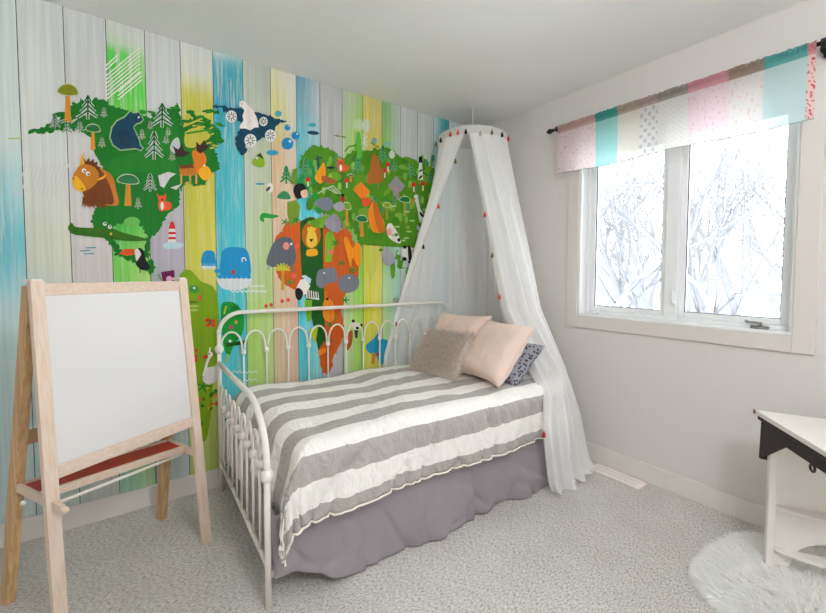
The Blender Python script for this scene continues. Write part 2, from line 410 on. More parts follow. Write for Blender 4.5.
# planks: vertical stops (z, left colour, right colour, paint wear)
W_ = (206, 212, 208)
PL = {
 -4: [(0, (196, 205, 202), (190, 200, 198), .2), (2.44, (196, 205, 202), (190, 200, 198), .2)],
 -3: [(0, (192, 204, 202), (190, 205, 203), .2), (2.44, (196, 205, 202), (200, 210, 206), .2)],
 -2: [(0, (170, 196, 200), (186, 204, 205), .3), (1.0, (176, 204, 208), (186, 206, 206), .3), (1.35, (70, 170, 186), (120, 190, 200), .9), (1.6, (110, 188, 200), (170, 205, 208), .7), (1.8, (196, 212, 210), (198, 212, 209), .2), (2.44, (198, 212, 208), (200, 211, 207), .1)],
 -1: [(0, (172, 196, 196), (184, 200, 196), .3), (.9, (180, 200, 196), (190, 202, 194), .3), (1.35, (196, 202, 186), (206, 208, 192), .6), (1.7, (206, 211, 206), (206, 210, 206), .2), (2.44, (202, 208, 204), (200, 207, 204), .1)],
 0: [(0, (180, 194, 192), (186, 190, 188), .2), (1.2, (200, 196, 194), (200, 194, 192), .2), (2.44, (198, 202, 200), (198, 200, 199), .1)],
 1: [(0, (150, 190, 180), (160, 200, 150), .5), (.9, (120, 190, 120), (150, 205, 110), .5), (1.25, (110, 196, 80), (160, 210, 100), .6), (1.5, (60, 170, 60), (90, 190, 70), .5), (1.95, (130, 200, 70), (110, 200, 80), .6), (2.12, (60, 190, 50), (90, 200, 70), .6), (2.27, (60, 200, 50), (130, 205, 110), .9), (2.36, (196, 206, 192), (200, 206, 198), .5), (2.44, (200, 204, 198), (200, 203, 200), .2)],
 2: [(0, (175, 195, 195), (180, 190, 190), .2), (1.1, (160, 176, 172), (168, 168, 174), .4), (1.35, (170, 162, 176), (172, 164, 178), .4), (1.6, (176, 176, 180), (176, 178, 180), .3), (1.9, (196, 200, 200), (196, 200, 200), .2), (2.44, (198, 200, 198), (196, 199, 197), .2)],
 3: [(0, (170, 190, 110), (175, 190, 100), .4), (1.2, (186, 186, 70), (196, 190, 84), .35), (1.9, (184, 180, 60), (190, 184, 62), .4), (2.14, (186, 184, 66), (190, 186, 70), .7), (2.3, (206, 208, 196), (200, 204, 190), .6), (2.44, (206, 208, 204), (198, 203, 198), .3)],
 4: [(0, (80, 175, 180), (86, 180, 186), .4), (1.2, (60, 178, 192), (66, 180, 190), .35), (1.9, (58, 170, 184), (84, 178, 188), .5), (2.2, (50, 150, 172), (70, 160, 175), .8), (2.36, (70, 160, 175), (70, 160, 172), .8), (2.44, (196, 206, 202), (150, 190, 190), .5)],
 5: [(0, (150, 190, 90), (180, 196, 130), .4), (.95, (160, 196, 100), (170, 196, 120), .4), (1.2, (176, 192, 160), (164, 190, 120), .4), (1.9, (182, 192, 170), (178, 188, 160), .3), (2.44, (178, 186, 176), (168, 176, 166), .2)],
 6: [(0, (200, 180, 140), (206, 176, 150), .5), (1.0, (196, 178, 140), (206, 170, 148), .6), (1.4, (206, 176, 148), (206, 178, 150), .5), (1.9, (208, 172, 130), (206, 190, 170), .7), (2.15, (204, 198, 110), (208, 204, 190), .8), (2.44, (206, 206, 170), (206, 206, 200), .4)],
 7: [(0, (80, 190, 205), (150, 200, 205), .5), (1.0, (70, 190, 205), (120, 196, 200), .4), (1.9, (66, 186, 198), (80, 190, 200), .5), (2.05, (90, 180, 190), (150, 190, 196), .6), (2.3, (110, 160, 176), (176, 186, 190), .5), (2.44, (100, 150, 170), (176, 186, 188), .3)],
 8: [(0, (170, 176, 182), (176, 178, 180), .3), (1.2, (176, 176, 180), (180, 178, 182), .3), (2.44, (178, 180, 180), (172, 174, 174), .4)],
 9: [(0, (176, 206, 160), (150, 206, 90), .4), (.9, (180, 208, 160), (156, 206, 70), .4), (1.6, (120, 190, 90), (90, 180, 60), .4), (1.95, (176, 196, 150), (120, 200, 60), .6), (2.15, (172, 194, 140), (150, 190, 90), .6), (2.44, (176, 186, 176), (160, 190, 120), .4)],
 10: [(0, (205, 206, 70), (206, 200, 110), .4), (1.0, (206, 208, 60), (208, 204, 90), .4), (1.9, (200, 190, 80), (206, 184, 90), .4), (2.2, (206, 190, 80), (200, 184, 90), .5), (2.44, (200, 190, 110), (190, 184, 110), .4)],
 11: [(0, (176, 206, 150), (170, 200, 180), .4), (1.0, (176, 208, 150), (160, 200, 190), .4), (1.9, (90, 180, 70), (150, 196, 160), .6), (2.1, (130, 186, 90), (176, 188, 182), .5), (2.44, (120, 170, 110), (180, 188, 184), .4)],
 12: [(0, (182, 196, 192), (186, 196, 190), .2), (2.44, (190, 196, 194), (184, 190, 187), .2)],
 13: [(0, (186, 196, 190), (184, 192, 188), .2), (2.44, (188, 194, 190), (182, 188, 184), .2)],
 14: [(0, (150, 190, 196), (20, 150, 158), .4), (1.9, (160, 196, 202), (20, 150, 158), .3), (2.44, (180, 196, 200), (20, 140, 146), .3)],
 15: [(0, (190, 200, 200), (190, 200, 200), .2), (2.44, (190, 200, 200), (190, 200, 200), .2)],
 16: [(0, (190, 196, 190), (190, 200, 190), .2), (2.44, (190, 196, 190), (190, 200, 190), .2)],
 17: [(0, (190, 196, 190), (190, 200, 190), .2), (2.44, (190, 196, 190), (190, 200, 190), .2)],
}
def build_mural():
    mu = Mural()
    X0, DX = -2.806, .1544
    pv, pf, pc = [], [], []
    NZ = 48
    def stop(st, z):
        for i in range(len(st)-1):
            if z <= st[i+1][0]:
                t = smoothstep((z-st[i][0])/(st[i+1][0]-st[i][0])); A, B = st[i], st[i+1]
                f = lambda a, b: tuple(a[k]+(b[k]-a[k])*t for k in range(3))
                return f(A[1], B[1]), f(A[2], B[2]), A[3]+(B[3]-A[3])*t
        return st[-1][1:]
    for k in range(-9, 18):
        st = PL.get(k-2, PL[-4]); a0 = X0+(k-1)*DX; a1 = a0+DX
        # plank k-1 spans a0..a1 ; plank index 0 is the one right of the second seam
        a0 += .0014; a1 -= .0016
        if a0 > -.002: break
        a1 = min(a1, -.001)
        b = len(pv); ztop = H-.001; z0 = BBH
        NX = 6
        for j in range(NZ+1):
            z = z0+(ztop-z0)*j/NZ; cl, cr, wr = stop(st, z)
            for i in range(NX+1):
                t = smoothstep(i/NX); c = lin([cl[q]+(cr[q]-cl[q])*t for q in range(3)])
                edge = 0 if 0 < i < NX else .0008
                pv.append((a0+(a1-a0)*i/NX, -.003+edge, z)); pc.append((*[min(.92, q*1.17) for q in c], wr))
        for j in range(NZ):
            for i in range(NX):
                q = b+j*(NX+1)+i; pf.append((q, q+1, q+NX+2, q+NX+1))
    # ---- paint. colours
    G1, G2, GD, GO = (18, 120, 30), (40, 140, 36), (14, 92, 40), (92, 150, 24)
    OR, ORB, YE, WH, NA, BK, RD = (232, 118, 24), (190, 84, 20), (232, 176, 30), (232, 230, 222), (10, 66, 92), (20, 20, 24), (208, 34, 34)
    TEAL, BLU, GR, PK = (30, 150, 190), (20, 140, 196), (112, 116, 128), (226, 120, 110)
    # white hatching
    for i in range(11): mu.line([(104+i*2.9, 90-i*1.2+4), (112+i*2.9, 66+i*1.0)], 1.5, WH) if 0 else None
    for i in range(12):
        y = 58+i*4.0
        mu.line([(106, y+10), (140, y-18)] if 1 < i < 9 else ([(106, y+8), (118, y-3)] if i <= 1 else [(118, y-2), (142, y-22)]), 1.3, WH)
    for i in range(12): mu.line([(12+i*4.3, 196), (22+i*4.3, 163)], 1.0, (214, 216, 212))
    # North America
    mu.blob([(28, 132), (44, 127), (58, 120), (72, 104), (88, 99), (104, 101), (116, 108), (132, 112), (143, 116), (150, 118), (160, 112), (172, 108), (180, 110), (180, 180), (178, 206), (168, 214), (160, 230), (150, 240), (150, 258), (142, 262), (146, 236), (140, 226), (132, 222), (118, 224), (112, 232), (118, 244), (124, 252), (138, 254), (152, 262), (154, 272), (148, 274), (138, 264), (118, 256), (110, 244), (100, 234), (92, 222), (96, 208), (108, 200), (108, 176), (98, 160), (92, 146), (90, 138), (76, 130), (60, 130), (44, 134)], G1, 4, 3.2)
    for i in range(9): x = 46+i*5; mu.line([(x, 129-i*1.6+R.uniform(-3, 3)), (x+R.uniform(6, 12), 126-i*1.8+R.uniform(-3, 3))], R.uniform(.8, 1.8), (200, 204, 202))
    mu.blob([(110, 176), (140, 172), (170, 176), (180, 150), (178, 120), (150, 124), (140, 150), (112, 160)], (24, 130, 34), 4)
    mu.blob([(96, 204), (104, 202), (110, 214), (112, 228), (104, 226)], G1)
    for i in range(22):   # broken northern islands
        x = 142+i*3.8+R.uniform(-2, 2); y = 110+R.uniform(-5, 12)+i*.25
        mu.ell(x, y, R.uniform(3, 6), R.uniform(1.2, 2.6), G1 if i % 3 else G2, R.uniform(-.2, .7), 9)
    mu.blob([(179, 128), (190, 120), (204, 118), (212, 124), (220, 132), (222, 142), (216, 146), (218, 160), (220, 168), (213, 172), (206, 182), (196, 186), (186, 182), (180, 190), (178, 160)], G1, 4, 3.0)
    for i in range(26): x = R.uniform(181, 212); y = R.uniform(121, 152); mu.line([(x, y), (x+R.uniform(4, 8), y-R.uniform(-2, 4))], R.uniform(1, 2.2), R.choice([(196, 190, 70), (196, 190, 70), G2]))
    mu.blob([(186, 132), (200, 128), (210, 136), (204, 142), (194, 148), (185, 146)], (196, 190, 70))
    mu.line([(183, 127), (202, 119)], 2, (196, 190, 70)); mu.line([(186, 134), (210, 130)], 2, G2)
    mu.ell(72, 110, 7, 2, G1, 0); mu.ell(60, 115, 8, 2.5, G1, -.1); mu.line([(30, 132), (52, 127)], 1.6, G1)
    mu.line([(8, 139), (22, 138)], 1.2, (190, 200, 90))
    def fir(x, y, w, h, c, edge=(206, 218, 206)):
        n = 4 if w > 9 else 3
        for wd, cc in ((max(1.6, w*.17), edge), (max(.7, w*.075), c)):
            for i in range(n):
                yy = y+h*i/n*.85; ww = w/2*(i+1.4)/(n+.4)
                mu.line([(x, yy), (x+ww, yy+h*.26)], wd, cc); mu.line([(x, yy), (x-ww, yy+h*.26)], wd, cc)
            mu.line([(x, y), (x, y+h)], wd, cc)
    def tree(x, y, w, h, crown, trunk=(214, 146, 40)):
        mu.px([(x-w*.1, y+h*.3), (x+w*.1, y+h*.3), (x+w*.16, y+h), (x-w*.16, y+h)], trunk)
        mu.blob([(x-w/2, y+h*.24), (x-w*.36, y+h*.06), (x, y), (x+w*.36, y+h*.08), (x+w/2, y+h*.3), (x, y+h*.33)], (200, 208, 170))
        mu.blob([(x-w/2+.8, y+h*.23), (x-w*.34, y+h*.09), (x, y+.9), (x+w*.34, y+h*.1), (x+w/2-.8, y+h*.28), (x, y+h*.31)], crown)
    tree(68, 84, 21, 38, (136, 140, 16)); tree(93, 124, 15, 26, (30, 110, 60)); tree(128, 174, 22, 32, (40, 124, 74))
    for a in [(88, 96, 19, 24), (162, 104, 20, 24), (154, 132, 18, 28), (150, 174, 13, 18), (55, 115, 11, 14), (67, 123, 9, 12), (80, 122, 9, 11)]: fir(*a, GD)
    for a in [(104, 108, 6, 10), (102, 138, 7, 10), (142, 130, 6, 10), (166, 136, 6, 8), (168, 128, 5, 8), (138, 198, 7, 11), (172, 152, 6, 9), (150, 122, 5, 8)]: fir(*a, (70, 120, 60), (216, 214, 200))
    # lakes
    mu.px([(158, 176), (168, 172), (176, 174), (170, 178), (164, 188), (160, 186)], (206, 208, 204)); mu.px([(170, 188), (182, 184), (176, 190)], (206, 208, 204))
    mu.blob([(172, 142), (178, 138), (180, 150), (176, 154), (170, 150)], (198, 204, 204))
    # bear
    mu.px([(129, 112), (131, 111), (133, 113), (137, 113), (139, 112), (141, 116), (144, 120), (141, 124), (137, 125), (134, 128), (137, 134), (140, 141), (141, 146), (144, 148), (141, 152), (136, 150), (120, 151.5), (112, 146), (109, 138), (111, 128), (116, 121), (124, 117)], (150, 190, 130))
    mu.px([(129.5, 113), (131, 112.2), (133, 114), (136.5, 114), (139, 113), (140.4, 116.5), (143, 120), (140, 123), (136, 124), (133, 128), (136, 134.5), (139, 141.5), (140, 146.5), (142.5, 148.4), (140.5, 150.6), (136, 148.5), (120, 150), (113, 145), (110.5, 138), (112.4, 128.5), (117, 122), (125, 118)], NA)
    mu.blob([(118, 134), (126, 130), (132, 138), (130, 146), (122, 146)], (14, 58, 80)); mu.ell(138.5, 118, 1, 1, WH)
    # bison
    mu.blob([(86, 162), (100, 168), (112, 176), (116, 190), (118, 205), (100, 205), (88, 207), (84, 196), (82, 184)], (200, 120, 40))
    mu.blob([(86, 163), (98, 168), (106, 178), (112, 192), (113, 204), (98, 204), (88, 206), (84, 196), (80, 182)], (120, 62, 20))
    for i in range(11): mu.px([(83+i*1.2, 196+i*.7), (86+i*1.5, 200), (82+i*2.6, 208+(i%2)*2)], (120, 62, 20))
    mu.px([(82, 162), (84, 158), (86, 162), (89, 158), (90, 162), (94, 159), (94, 163), (98, 162), (97, 166), (101, 168), (98, 172), (82, 170)], (110, 54, 20))
    mu.blob([(80, 166), (92, 166), (99, 174), (96, 184), (88, 190), (82, 191), (76, 188), (72, 180)], (196, 122, 26))
    mu.blob([(72, 180), (76, 176), (82, 182), (86, 189), (82, 192), (75, 189)], (236, 178, 30))
    mu.px([(80, 166), (81, 158), (85, 152), (84, 160), (85, 164)], (236, 176, 40)); mu.px([(97, 180), (107, 174), (104, 179), (98, 181)], (236, 176, 40))
    mu.ell(84, 171, 2.2, 2.2, WH); mu.ell(88, 174, 2.2, 2.2, WH); mu.ell(84.5, 171.5, .9, .9, BK); mu.ell(88.5, 174.5, .9, .9, BK)
    mu.ell(73.5, 179, .9, .9, (120, 62, 20)); mu.ell(82, 189, .9, .9, (120, 62, 20))
    # moose
    mu.px([(179, 166), (196, 164), (202, 168), (198, 174), (192, 176), (180, 176)], (200, 120, 30)); mu.px([(179, 166), (192, 164), (194, 168), (180, 169)], (110, 60, 20))
    for x in (181, 190, 196): mu.line([(x, 175), (x, 184)], 2, (204, 160, 90))
    mu.blob([(192, 152), (200, 150), (206, 158), (204, 168), (197, 174), (194, 164)], (222, 124, 26)); mu.blob([(199, 170), (205, 166), (210, 170), (211, 176), (205, 181), (199, 176)], (238, 172, 26))
    mu.px([(174, 150), (172, 146), (178, 150), (182, 144), (184, 151), (190, 153), (184, 157), (176, 157)], (60, 40, 30)); mu.px([(196, 151), (196, 142), (200, 146), (204, 140), (206, 146), (210, 144), (206, 150), (200, 154)], (60, 40, 30))
    mu.ell(204, 166, 1, 1, WH)
    # fox, lighthouse, wave
    def fox(x, y, k):
        mu.ell(x+5*k, y+9*k, 5*k, 4.5*k, (228, 90, 40)); mu.px([(x-5*k, y-4*k), (x-3*k, y-1*k), (x+2*k, y-1*k), (x+4*k, y-4*k), (x+4*k, y+3*k), (x, y+5*k), (x-4*k, y+3*k)], (232, 84, 40))
        mu.blob([(x-4*k, y+5*k), (x+2*k, y+4*k), (x+4*k, y+12*k), (x-2*k, y+14*k)], (230, 96, 50)); mu.ell(x, y+9*k, 1.7*k, 4*k, WH); mu.ell(x, y+3*k, 1*k, 1*k, BK)
    fox(162, 197, 1)
    mu.px([(169, 225), (171, 222), (174, 223), (175, 227), (176, 245), (168, 245)], WH)
    mu.px([(168.5, 229), (170, 223), (172, 221), (174, 223), (175.5, 229)], RD)
    for y in (232, 237, 242): mu.px([(168.5, y), (175.5, y), (175.8, y+2.4), (168.3, y+2.4)], RD)
    mu.blob([(163, 244), (172, 242), (183, 244), (181, 248), (166, 249)], (190, 214, 222))
    # crocodile + toucan
    mu.blob([(68, 228), (72, 223), (76, 227), (92, 228), (110, 228), (124, 233), (149, 240), (126, 241), (104, 238), (84, 236), (73, 234)], (50, 110, 16), 4)
    mu.ell(105, 224, 2, 2, WH); mu.ell(110, 227, 2, 2, WH); mu.ell(105.3, 223.6, .9, .9, BK); mu.ell(110, 226.6, .9, .9, BK); mu.ell(111, 234, 1.3, 1.3, (220, 200, 20))
    for i, (a, b_) in enumerate(((86, 248), (80, 251), (84, 254))): mu.line([(a, b_), (a+10, b_-.4)], 1, (70, 150, 170))
    mu.px([(119, 254), (124, 249), (134, 249), (135, 254), (128, 256)], (226, 84, 30)); mu.blob([(135, 250), (141, 250), (143, 256), (137, 262)], WH)
    mu.blob([(138, 248), (143, 250), (146, 260), (150, 268), (142, 270), (136, 264), (139, 258), (141, 254)], BK); mu.line([(140, 269), (140, 273)], 1, BK)
    mu.px([(161, 272), (174, 270), (175, 282), (163, 283)], (110, 20, 80)); mu.ell(169, 279, 3, 3, (230, 170, 200)); mu.line([(158, 274), (162, 281)], 1.4, (130, 160, 40))
    mu.ell(132, 222, 8, 5, (110, 190, 90))
    # Greenland, polar bear, snowflakes
    mu.blob([(212, 106), (224, 107), (240, 110), (262, 114), (276, 119), (285, 122), (276, 126), (272, 135), (262, 138), (256, 142), (246, 142), (246, 152), (241, 155), (236, 148), (236, 138), (240, 128), (236, 118), (222, 112)], NA, 4, 2)
    mu.px([(218, 108), (222, 108), (226, 128), (221, 124)], (60, 170, 186))
    mu.px([(239, 104), (241, 101), (244, 102), (247, 105), (252, 110), (256, 117), (258, 124), (258, 128), (254, 128), (250, 131), (245, 129), (239, 129), (240, 125), (243, 121), (242, 116), (244, 111), (242, 108), (239, 107)], (236, 228, 222))
    mu.ell(241.5, 104.5, .6, .6, BK); mu.line([(246, 126), (251, 120)], .6, (200, 196, 196))
    def flake(x, y, r):
        mu.ell(x, y, r, r*1.1, (228, 228, 222)); 
        for i in range(8):
            a = i*PI/4; mu.line([(x+r*.25*math.cos(a), y+r*.25*math.sin(a)), (x+r*.78*math.cos(a), y+r*.85*math.sin(a))], .8, NA)
    flake(231, 117, 5.5); flake(250, 141, 6); flake(270, 136, 5.5); flake(263, 122, 4.2)
    # ice birds and turtles
    for x, y, r in ((287, 144, 6), (295, 136, 4), (287, 128, 3)): mu.ell(x, y, r, r, BLU); mu.ell(x+r*.4, y-r*.4, r*.22, r*.22, WH)
    mu.ell(272, 153, 6, 2.6, (60, 160, 196)); mu.ell(278, 114, 3.5, 3, (80, 170, 190)); mu.ell(313, 133, 6, 2, NA, .1); mu.ell(312, 125, 4, 2, (70, 170, 184))
    mu.blob([(252, 162), (258, 157), (264, 161), (263, 167), (256, 167)], (140, 180, 30)); mu.px([(256, 156), (260, 153), (264, 160)], (50, 80, 30)); mu.ell(256.5, 158.5, 1.2, 1.2, WH)
    mu.ell(260, 184, 5, 1, (60, 150, 180)); mu.ell(270, 188, 3, 5, WH); mu.ell(268, 189, 1.6, 3, (80, 84, 90), .7)
    mu.blob([(260, 216), (263, 213), (270, 214), (279, 216), (272, 218.5), (264, 218), (264, 222), (260, 220)], (30, 150, 50)); mu.ell(302, 194, .1, .1, BK)
    # whales
    mu.blob([(202, 264), (202, 256), (205, 251), (213, 251), (215, 256), (215, 266)], BLU); mu.px([(200, 264), (216, 264), (214, 269), (203, 269)], (206, 224, 230))
    mu.blob([(221, 276), (221, 256), (226, 248), (243, 248), (249, 256), (250, 276), (236, 279)], BLU, 5); mu.blob([(217, 277), (234, 276), (250, 277), (249, 286), (236, 290), (222, 288)], (214, 222, 224))
    for i in range(7): mu.ell(220+i*4.7, 277, 2.6, 1.8, BLU, 0, 10)
    for i in range(7): mu.ell(202+i*2.2, 265, 1.2, 1, BLU, 0, 8)
    mu.ell(233, 272, 2, 2.3, RD); mu.line([(242, 262), (242, 258), (245, 258), (246, 261)], 1, WH); mu.ell(217, 271, 3, 2, BLU)
    for i in range(8): mu.line([(231+i*4.5, 290), (233+i*4.5, 292.5), (235.3+i*4.5, 290)], 1.1, (214, 226, 220))
    for i in range(4): mu.line([(250+i*3.5, 285), (252+i*3.5, 287), (253.5+i*3.5, 285)], 1, (226, 226, 220))
    # lower left land
    mu.blob([(178, 288), (182, 272), (190, 270), (196, 276), (202, 282), (212, 286), (217, 296), (219, 320), (219, 352), (214, 370), (212, 400), (209, 425), (206, 439), (200, 437), (192, 400), (184, 350)], (122, 160, 10), 4)
    mu.ell(194, 289, 5, 4, (60, 140, 60)); mu.ell(194, 288, 1.3, 1, WH); mu.ell(192, 302, 6, 1.4, (80, 120, 10)); mu.ell(193, 306, 6, 1.2, (170, 190, 90)); mu.ell(193, 310, 5, 1.2, (170, 190, 90))
    mu.ell(200, 298, 2, 3, (206, 90, 60)); 
    for dx, dy in ((-3, -2), (3, -1), (-2, 3), (3, 3)): mu.ell(210+dx, 322+dy, 2.4, 2, (214, 50, 34))
    mu.ell(210, 322, 1, 3.2, (80, 100, 20))
    for y in (350, 356, 360): mu.ell(196, y, 1.6, 2, (206, 60, 40))
    for i in range(14): mu.ell(205+R.uniform(-5, 12), 390+R.uniform(-6, 40), R.uniform(1, 2.6), R.uniform(1.4, 3), R.choice([(206, 110, 30), (60, 130, 30), (220, 150, 40), (40, 110, 20)]), R.uniform(0, 2), 8)
    for i in range(5): mu.line([(203, 386), (203+8*math.cos(i*1.2), 386+7*math.sin(i*1.2))], 1.5, (30, 120, 30))
    # swan
    mu.blob([(203, 374), (205, 368), (214, 366), (219, 362), (220, 370), (216, 380), (209, 384), (203, 381)], (214, 208, 208), 5)
    mu.line([(203, 376), (207, 362), (210, 355)], 2.4, (222, 218, 216)); mu.ell(210, 354, 2.6, 2.6, (226, 222, 218)); mu.px([(202, 357), (206, 354), (208, 357), (205, 358.5)], RD); mu.line([(209, 352), (210, 347)], 1.4, WH); mu.ell(209, 353.5, .8, .8, BK)
    # palm island
    mu.blob([(221, 305), (232, 302), (240, 308), (244, 318), (242, 334), (234, 344), (229, 356), (224, 348), (222, 330)], (20, 150, 50))
    for i in range(7): a = i*.9; mu.line([(235, 308), (235+5*math.cos(a), 308+4*math.sin(a))], 1.1, (10, 96, 40))
    mu.ell(231, 327, 2, 2.2, (196, 60, 120)); mu.ell(236, 322, 1.5, 2, (206, 150, 60)); mu.px([(226, 343), (246, 340), (246, 344), (226, 347)], (30, 84, 16)); mu.ell(230, 341, 1.5, 1.5, WH)
    mu.line([(226, 362), (228, 354)], 2, (170, 190, 40)); mu.line([(224, 314), (226, 306)], 1.6, (200, 200, 60))
    for y in (372, 380):
        for i in range(5): mu.line([(232+i*5, y+1), (234.5+i*5, y-1.5), (237+i*5, y+1)], .9, (206, 226, 226))
    # ----- Africa
    mu.blob([(275, 240), (281, 232), (284, 226), (290, 221), (300, 221), (312, 217), (326, 226), (336, 232), (345, 228), (352, 236), (356, 250), (360, 262), (357, 276), (350, 284), (345, 296), (342, 312), (344, 330), (341, 342), (334, 356), (330, 372), (322, 372), (319, 358), (318, 340), (314, 318), (308, 292), (296, 290), (284, 284), (276, 270)], (206, 92, 24), 4, 2)
    mu.px([(300, 222), (306, 218), (312, 217), (323, 224), (323, 260), (324, 300), (325, 340), (318, 350), (312, 320), (302, 286), (300, 250)], (22, 90, 20))
    mu.px([(287, 202), (296, 200), (300, 206), (298, 222), (290, 226), (287, 214)], (120, 150, 40))
    mu.blob([(268, 266), (269, 252), (276, 240), (286, 237), (293, 242), (294, 264)], (96, 102, 112)); mu.ell(286, 246, 3.2, 3.8, (226, 140, 130)); mu.ell(291, 244, 1.3, 1.3, WH); mu.line([(269, 265), (268, 270)], 1.8, (150, 160, 160)); mu.line([(292, 264), (292, 272)], 2, (96, 102, 112))
    for i in range(8): a = PI+i*PI/7; mu.line([(282, 270), (282+8*math.cos(a), 270+7*math.sin(a))], 1.5, (196, 200, 50))
    mu.px([(281, 270), (284, 270), (284, 290), (281, 290)], (206, 150, 40))
    # lion
    mu.ell(311, 235, 9.5, 13.5, (186, 104, 16)); mu.blob([(309, 228), (313, 228), (317, 242), (311, 248), (306, 242)], (236, 196, 60)); mu.ell(308, 229, 1.5, 2, (236, 180, 60)); mu.ell(314, 229, 1.5, 2, (236, 180, 60)); mu.px([(309, 239), (313, 239), (311, 242.5)], BK)
    mu.blob([(307, 250), (316, 249), (317, 255), (307, 256)], (240, 170, 30))
    # rhino etc.
    mu.blob([(316, 280), (318, 271), (326, 268), (334, 268), (337, 274), (336, 282), (328, 283), (322, 288), (317, 286)], (124, 128, 140)); mu.ell(324, 273, 1, 1, WH)
    mu.blob([(338, 285), (340, 277), (350, 274), (358, 278), (358, 287), (352, 292), (343, 292)], (124, 128, 140)); mu.ell(349, 278, .9, .9, WH)
    mu.px([(325, 236), (331, 228), (335, 240), (331, 262), (325, 262)], (120, 180, 40)); mu.ell(330, 252, 2.6, 3, PK); mu.ell(294, 246, 0.1, .1, PK); mu.ell(297, 246, 2, 2.4, (220, 90, 80)); mu.ell(294, 276, 2.4, 2.4, (226, 100, 90))
    for x, y in ((335, 243), (341, 263), (290, 282), (352, 270), (345, 300), (330, 324), (334, 318), (328, 340), (285, 222), (296, 220)):
        for i in range(5): a = i*1.26; mu.line([(x, y), (x+4*math.cos(a), y+3.4*math.sin(a))], 1.2, (40, 130, 50))
    # zebra
    mu.px([(296, 288), (300, 280), (306, 278), (310, 286), (306, 294), (300, 296)], WH); mu.blob([(295, 290), (299, 288), (303, 293), (300, 300), (296, 298)], BK); mu.px([(301, 276), (305, 275), (311, 279), (310, 284)], (190, 220, 226))
    mu.px([(306, 290), (318, 292), (319, 300), (306, 298)], WH)
    for i in range(5): mu.line([(307.5+i*2.3, 291), (308+i*2.3, 298)], 1.1, BK)
    mu.px([(304, 300), (312, 300), (311, 320), (307, 322)], (120, 180, 30)); mu.px([(308, 330), (318, 326), (315, 344)], (180, 200, 40))
    # giraffe / meerkat
    mu.blob([(323, 303), (327, 298), (333, 303), (334, 318), (328, 322), (323, 316)], (236, 140, 26)); mu.line([(326, 300), (325, 291)], 1.2, (220, 130, 30)); mu.ell(327, 299, 1.4, 1.4, BK)
    mu.px([(318, 350), (326, 347), (326, 352), (319, 356)], (240, 140, 30))
    # madagascar lemur
    mu.blob([(346, 336), (352, 330), (352, 342), (348, 350), (345, 346)], (190, 90, 40)); mu.ell(356, 326, 4, 4, WH); mu.ell(353, 321, 1.6, 1.6, BK); mu.ell(361, 325, 1.3, 1.5, BK); mu.ell(357, 328, 1.6, 1.4, BK); mu.px([(354, 330), (358, 330), (357, 338), (355, 338)], (60, 60, 70))
    # ----- Eurasia
    mu.blob([(300, 160), (307, 150), (319, 146), (330, 150), (342, 158), (352, 152), (362, 152), (376, 150), (388, 150), (396, 154), (404, 158), (418, 163), (428, 168), (436, 172), (436, 196), (428, 212), (424, 226), (416, 228), (418, 246), (414, 262), (406, 268), (400, 258), (394, 250), (398, 272), (394, 280), (389, 264), (384, 250), (374, 250), (360, 246), (358, 236), (350, 228), (340, 224), (330, 214), (322, 214), (318, 208), (312, 196), (304, 186), (300, 172)], (76, 142, 20), 4, 3.5)
    mu.blob([(296, 186), (304, 168), (312, 160), (320, 170), (314, 186), (304, 192)], (20, 150, 70))
    mu.px([(310, 196), (316, 192), (322, 210), (318, 214), (313, 208)], (20, 150, 50))
    for i in range(70):
        x = R.uniform(304, 432); y = R.uniform(158+abs(x-360)*.08, 228)
        mu.ell(x, y, R.uniform(2, 7), R.uniform(2, 6), R.choice([(58, 132, 16), (92, 152, 26), (112, 164, 40), (66, 124, 20), (126, 170, 60)]), R.uniform(0, 3), 9)
    for i in range(46):
        x = R.uniform(306, 432); y = R.uniform(156, 226)
        c = R.choice([(150, 190, 80), (120, 176, 70), (70, 140, 90)])
        mu.ell(x, y, 1.9, 4, c, 0, 9); mu.line([(x, y+3), (x, y+6)], .8, (160, 130, 50))
    for a in [(286, 166, 12, 18), (305, 158, 12, 20), (357, 156, 11, 18), (382, 146, 11, 17), (394, 160, 7, 13), (410, 164, 9, 14), (429, 172, 7, 11), (417, 194, 6, 11), (374, 196, 5, 9), (394, 196, 5, 9)]: fir(*a, (20, 116, 72), (120, 190, 120))
    mu.px([(292, 170), (297, 168), (296, 184), (290, 184)], (110, 150, 30))
    tree(404, 196, 11, 20, (20, 120, 60), (160, 160, 50)); tree(386, 202, 8, 18, (140, 160, 30), (170, 150, 50)); tree(361, 215, 12, 22, (20, 120, 60)); tree(346, 202, 9, 24, (120, 160, 30)); tree(350, 174, 7, 8, (20, 110, 70))
    mu.blob([(277, 198), (281, 192), (287, 192), (290, 199)], (50, 130, 80)); mu.px([(329, 214), (337, 208), (344, 214), (340, 222), (330, 220)], (90, 150, 20))
    # person in the map with black hair, mushrooms
    mu.blob([(293, 192), (295, 185), (302, 184), (306, 190), (304, 196), (297, 199)], BK); mu.blob([(300, 192), (306, 190), (307, 197), (302, 198)], (236, 196, 160))
    for x, y in ((307, 180), (346, 181), (387, 165), (384, 171), (413, 185), (422, 184)): mu.ell(x, y, 2.2, 2.6, (214, 40, 40)); mu.line([(x, y+2), (x, y+7)], 1.4, (236, 220, 200))
    # orange deer / fox / camel / bears
    mu.blob([(314, 178), (318, 170), (323, 163), (325, 172), (324, 180), (319, 184)], (240, 156, 20)); mu.blob([(322, 176), (334, 180), (333, 184), (322, 182)], (160, 90, 40)); mu.line([(318, 168), (317, 156)], 1.6, (30, 60, 90)); mu.line([(314, 160), (321, 158)], 1.2, (30, 60, 90)); mu.ell(330, 168, 4, 1.4, (30, 40, 50)); 
    fox(340, 161, .8)
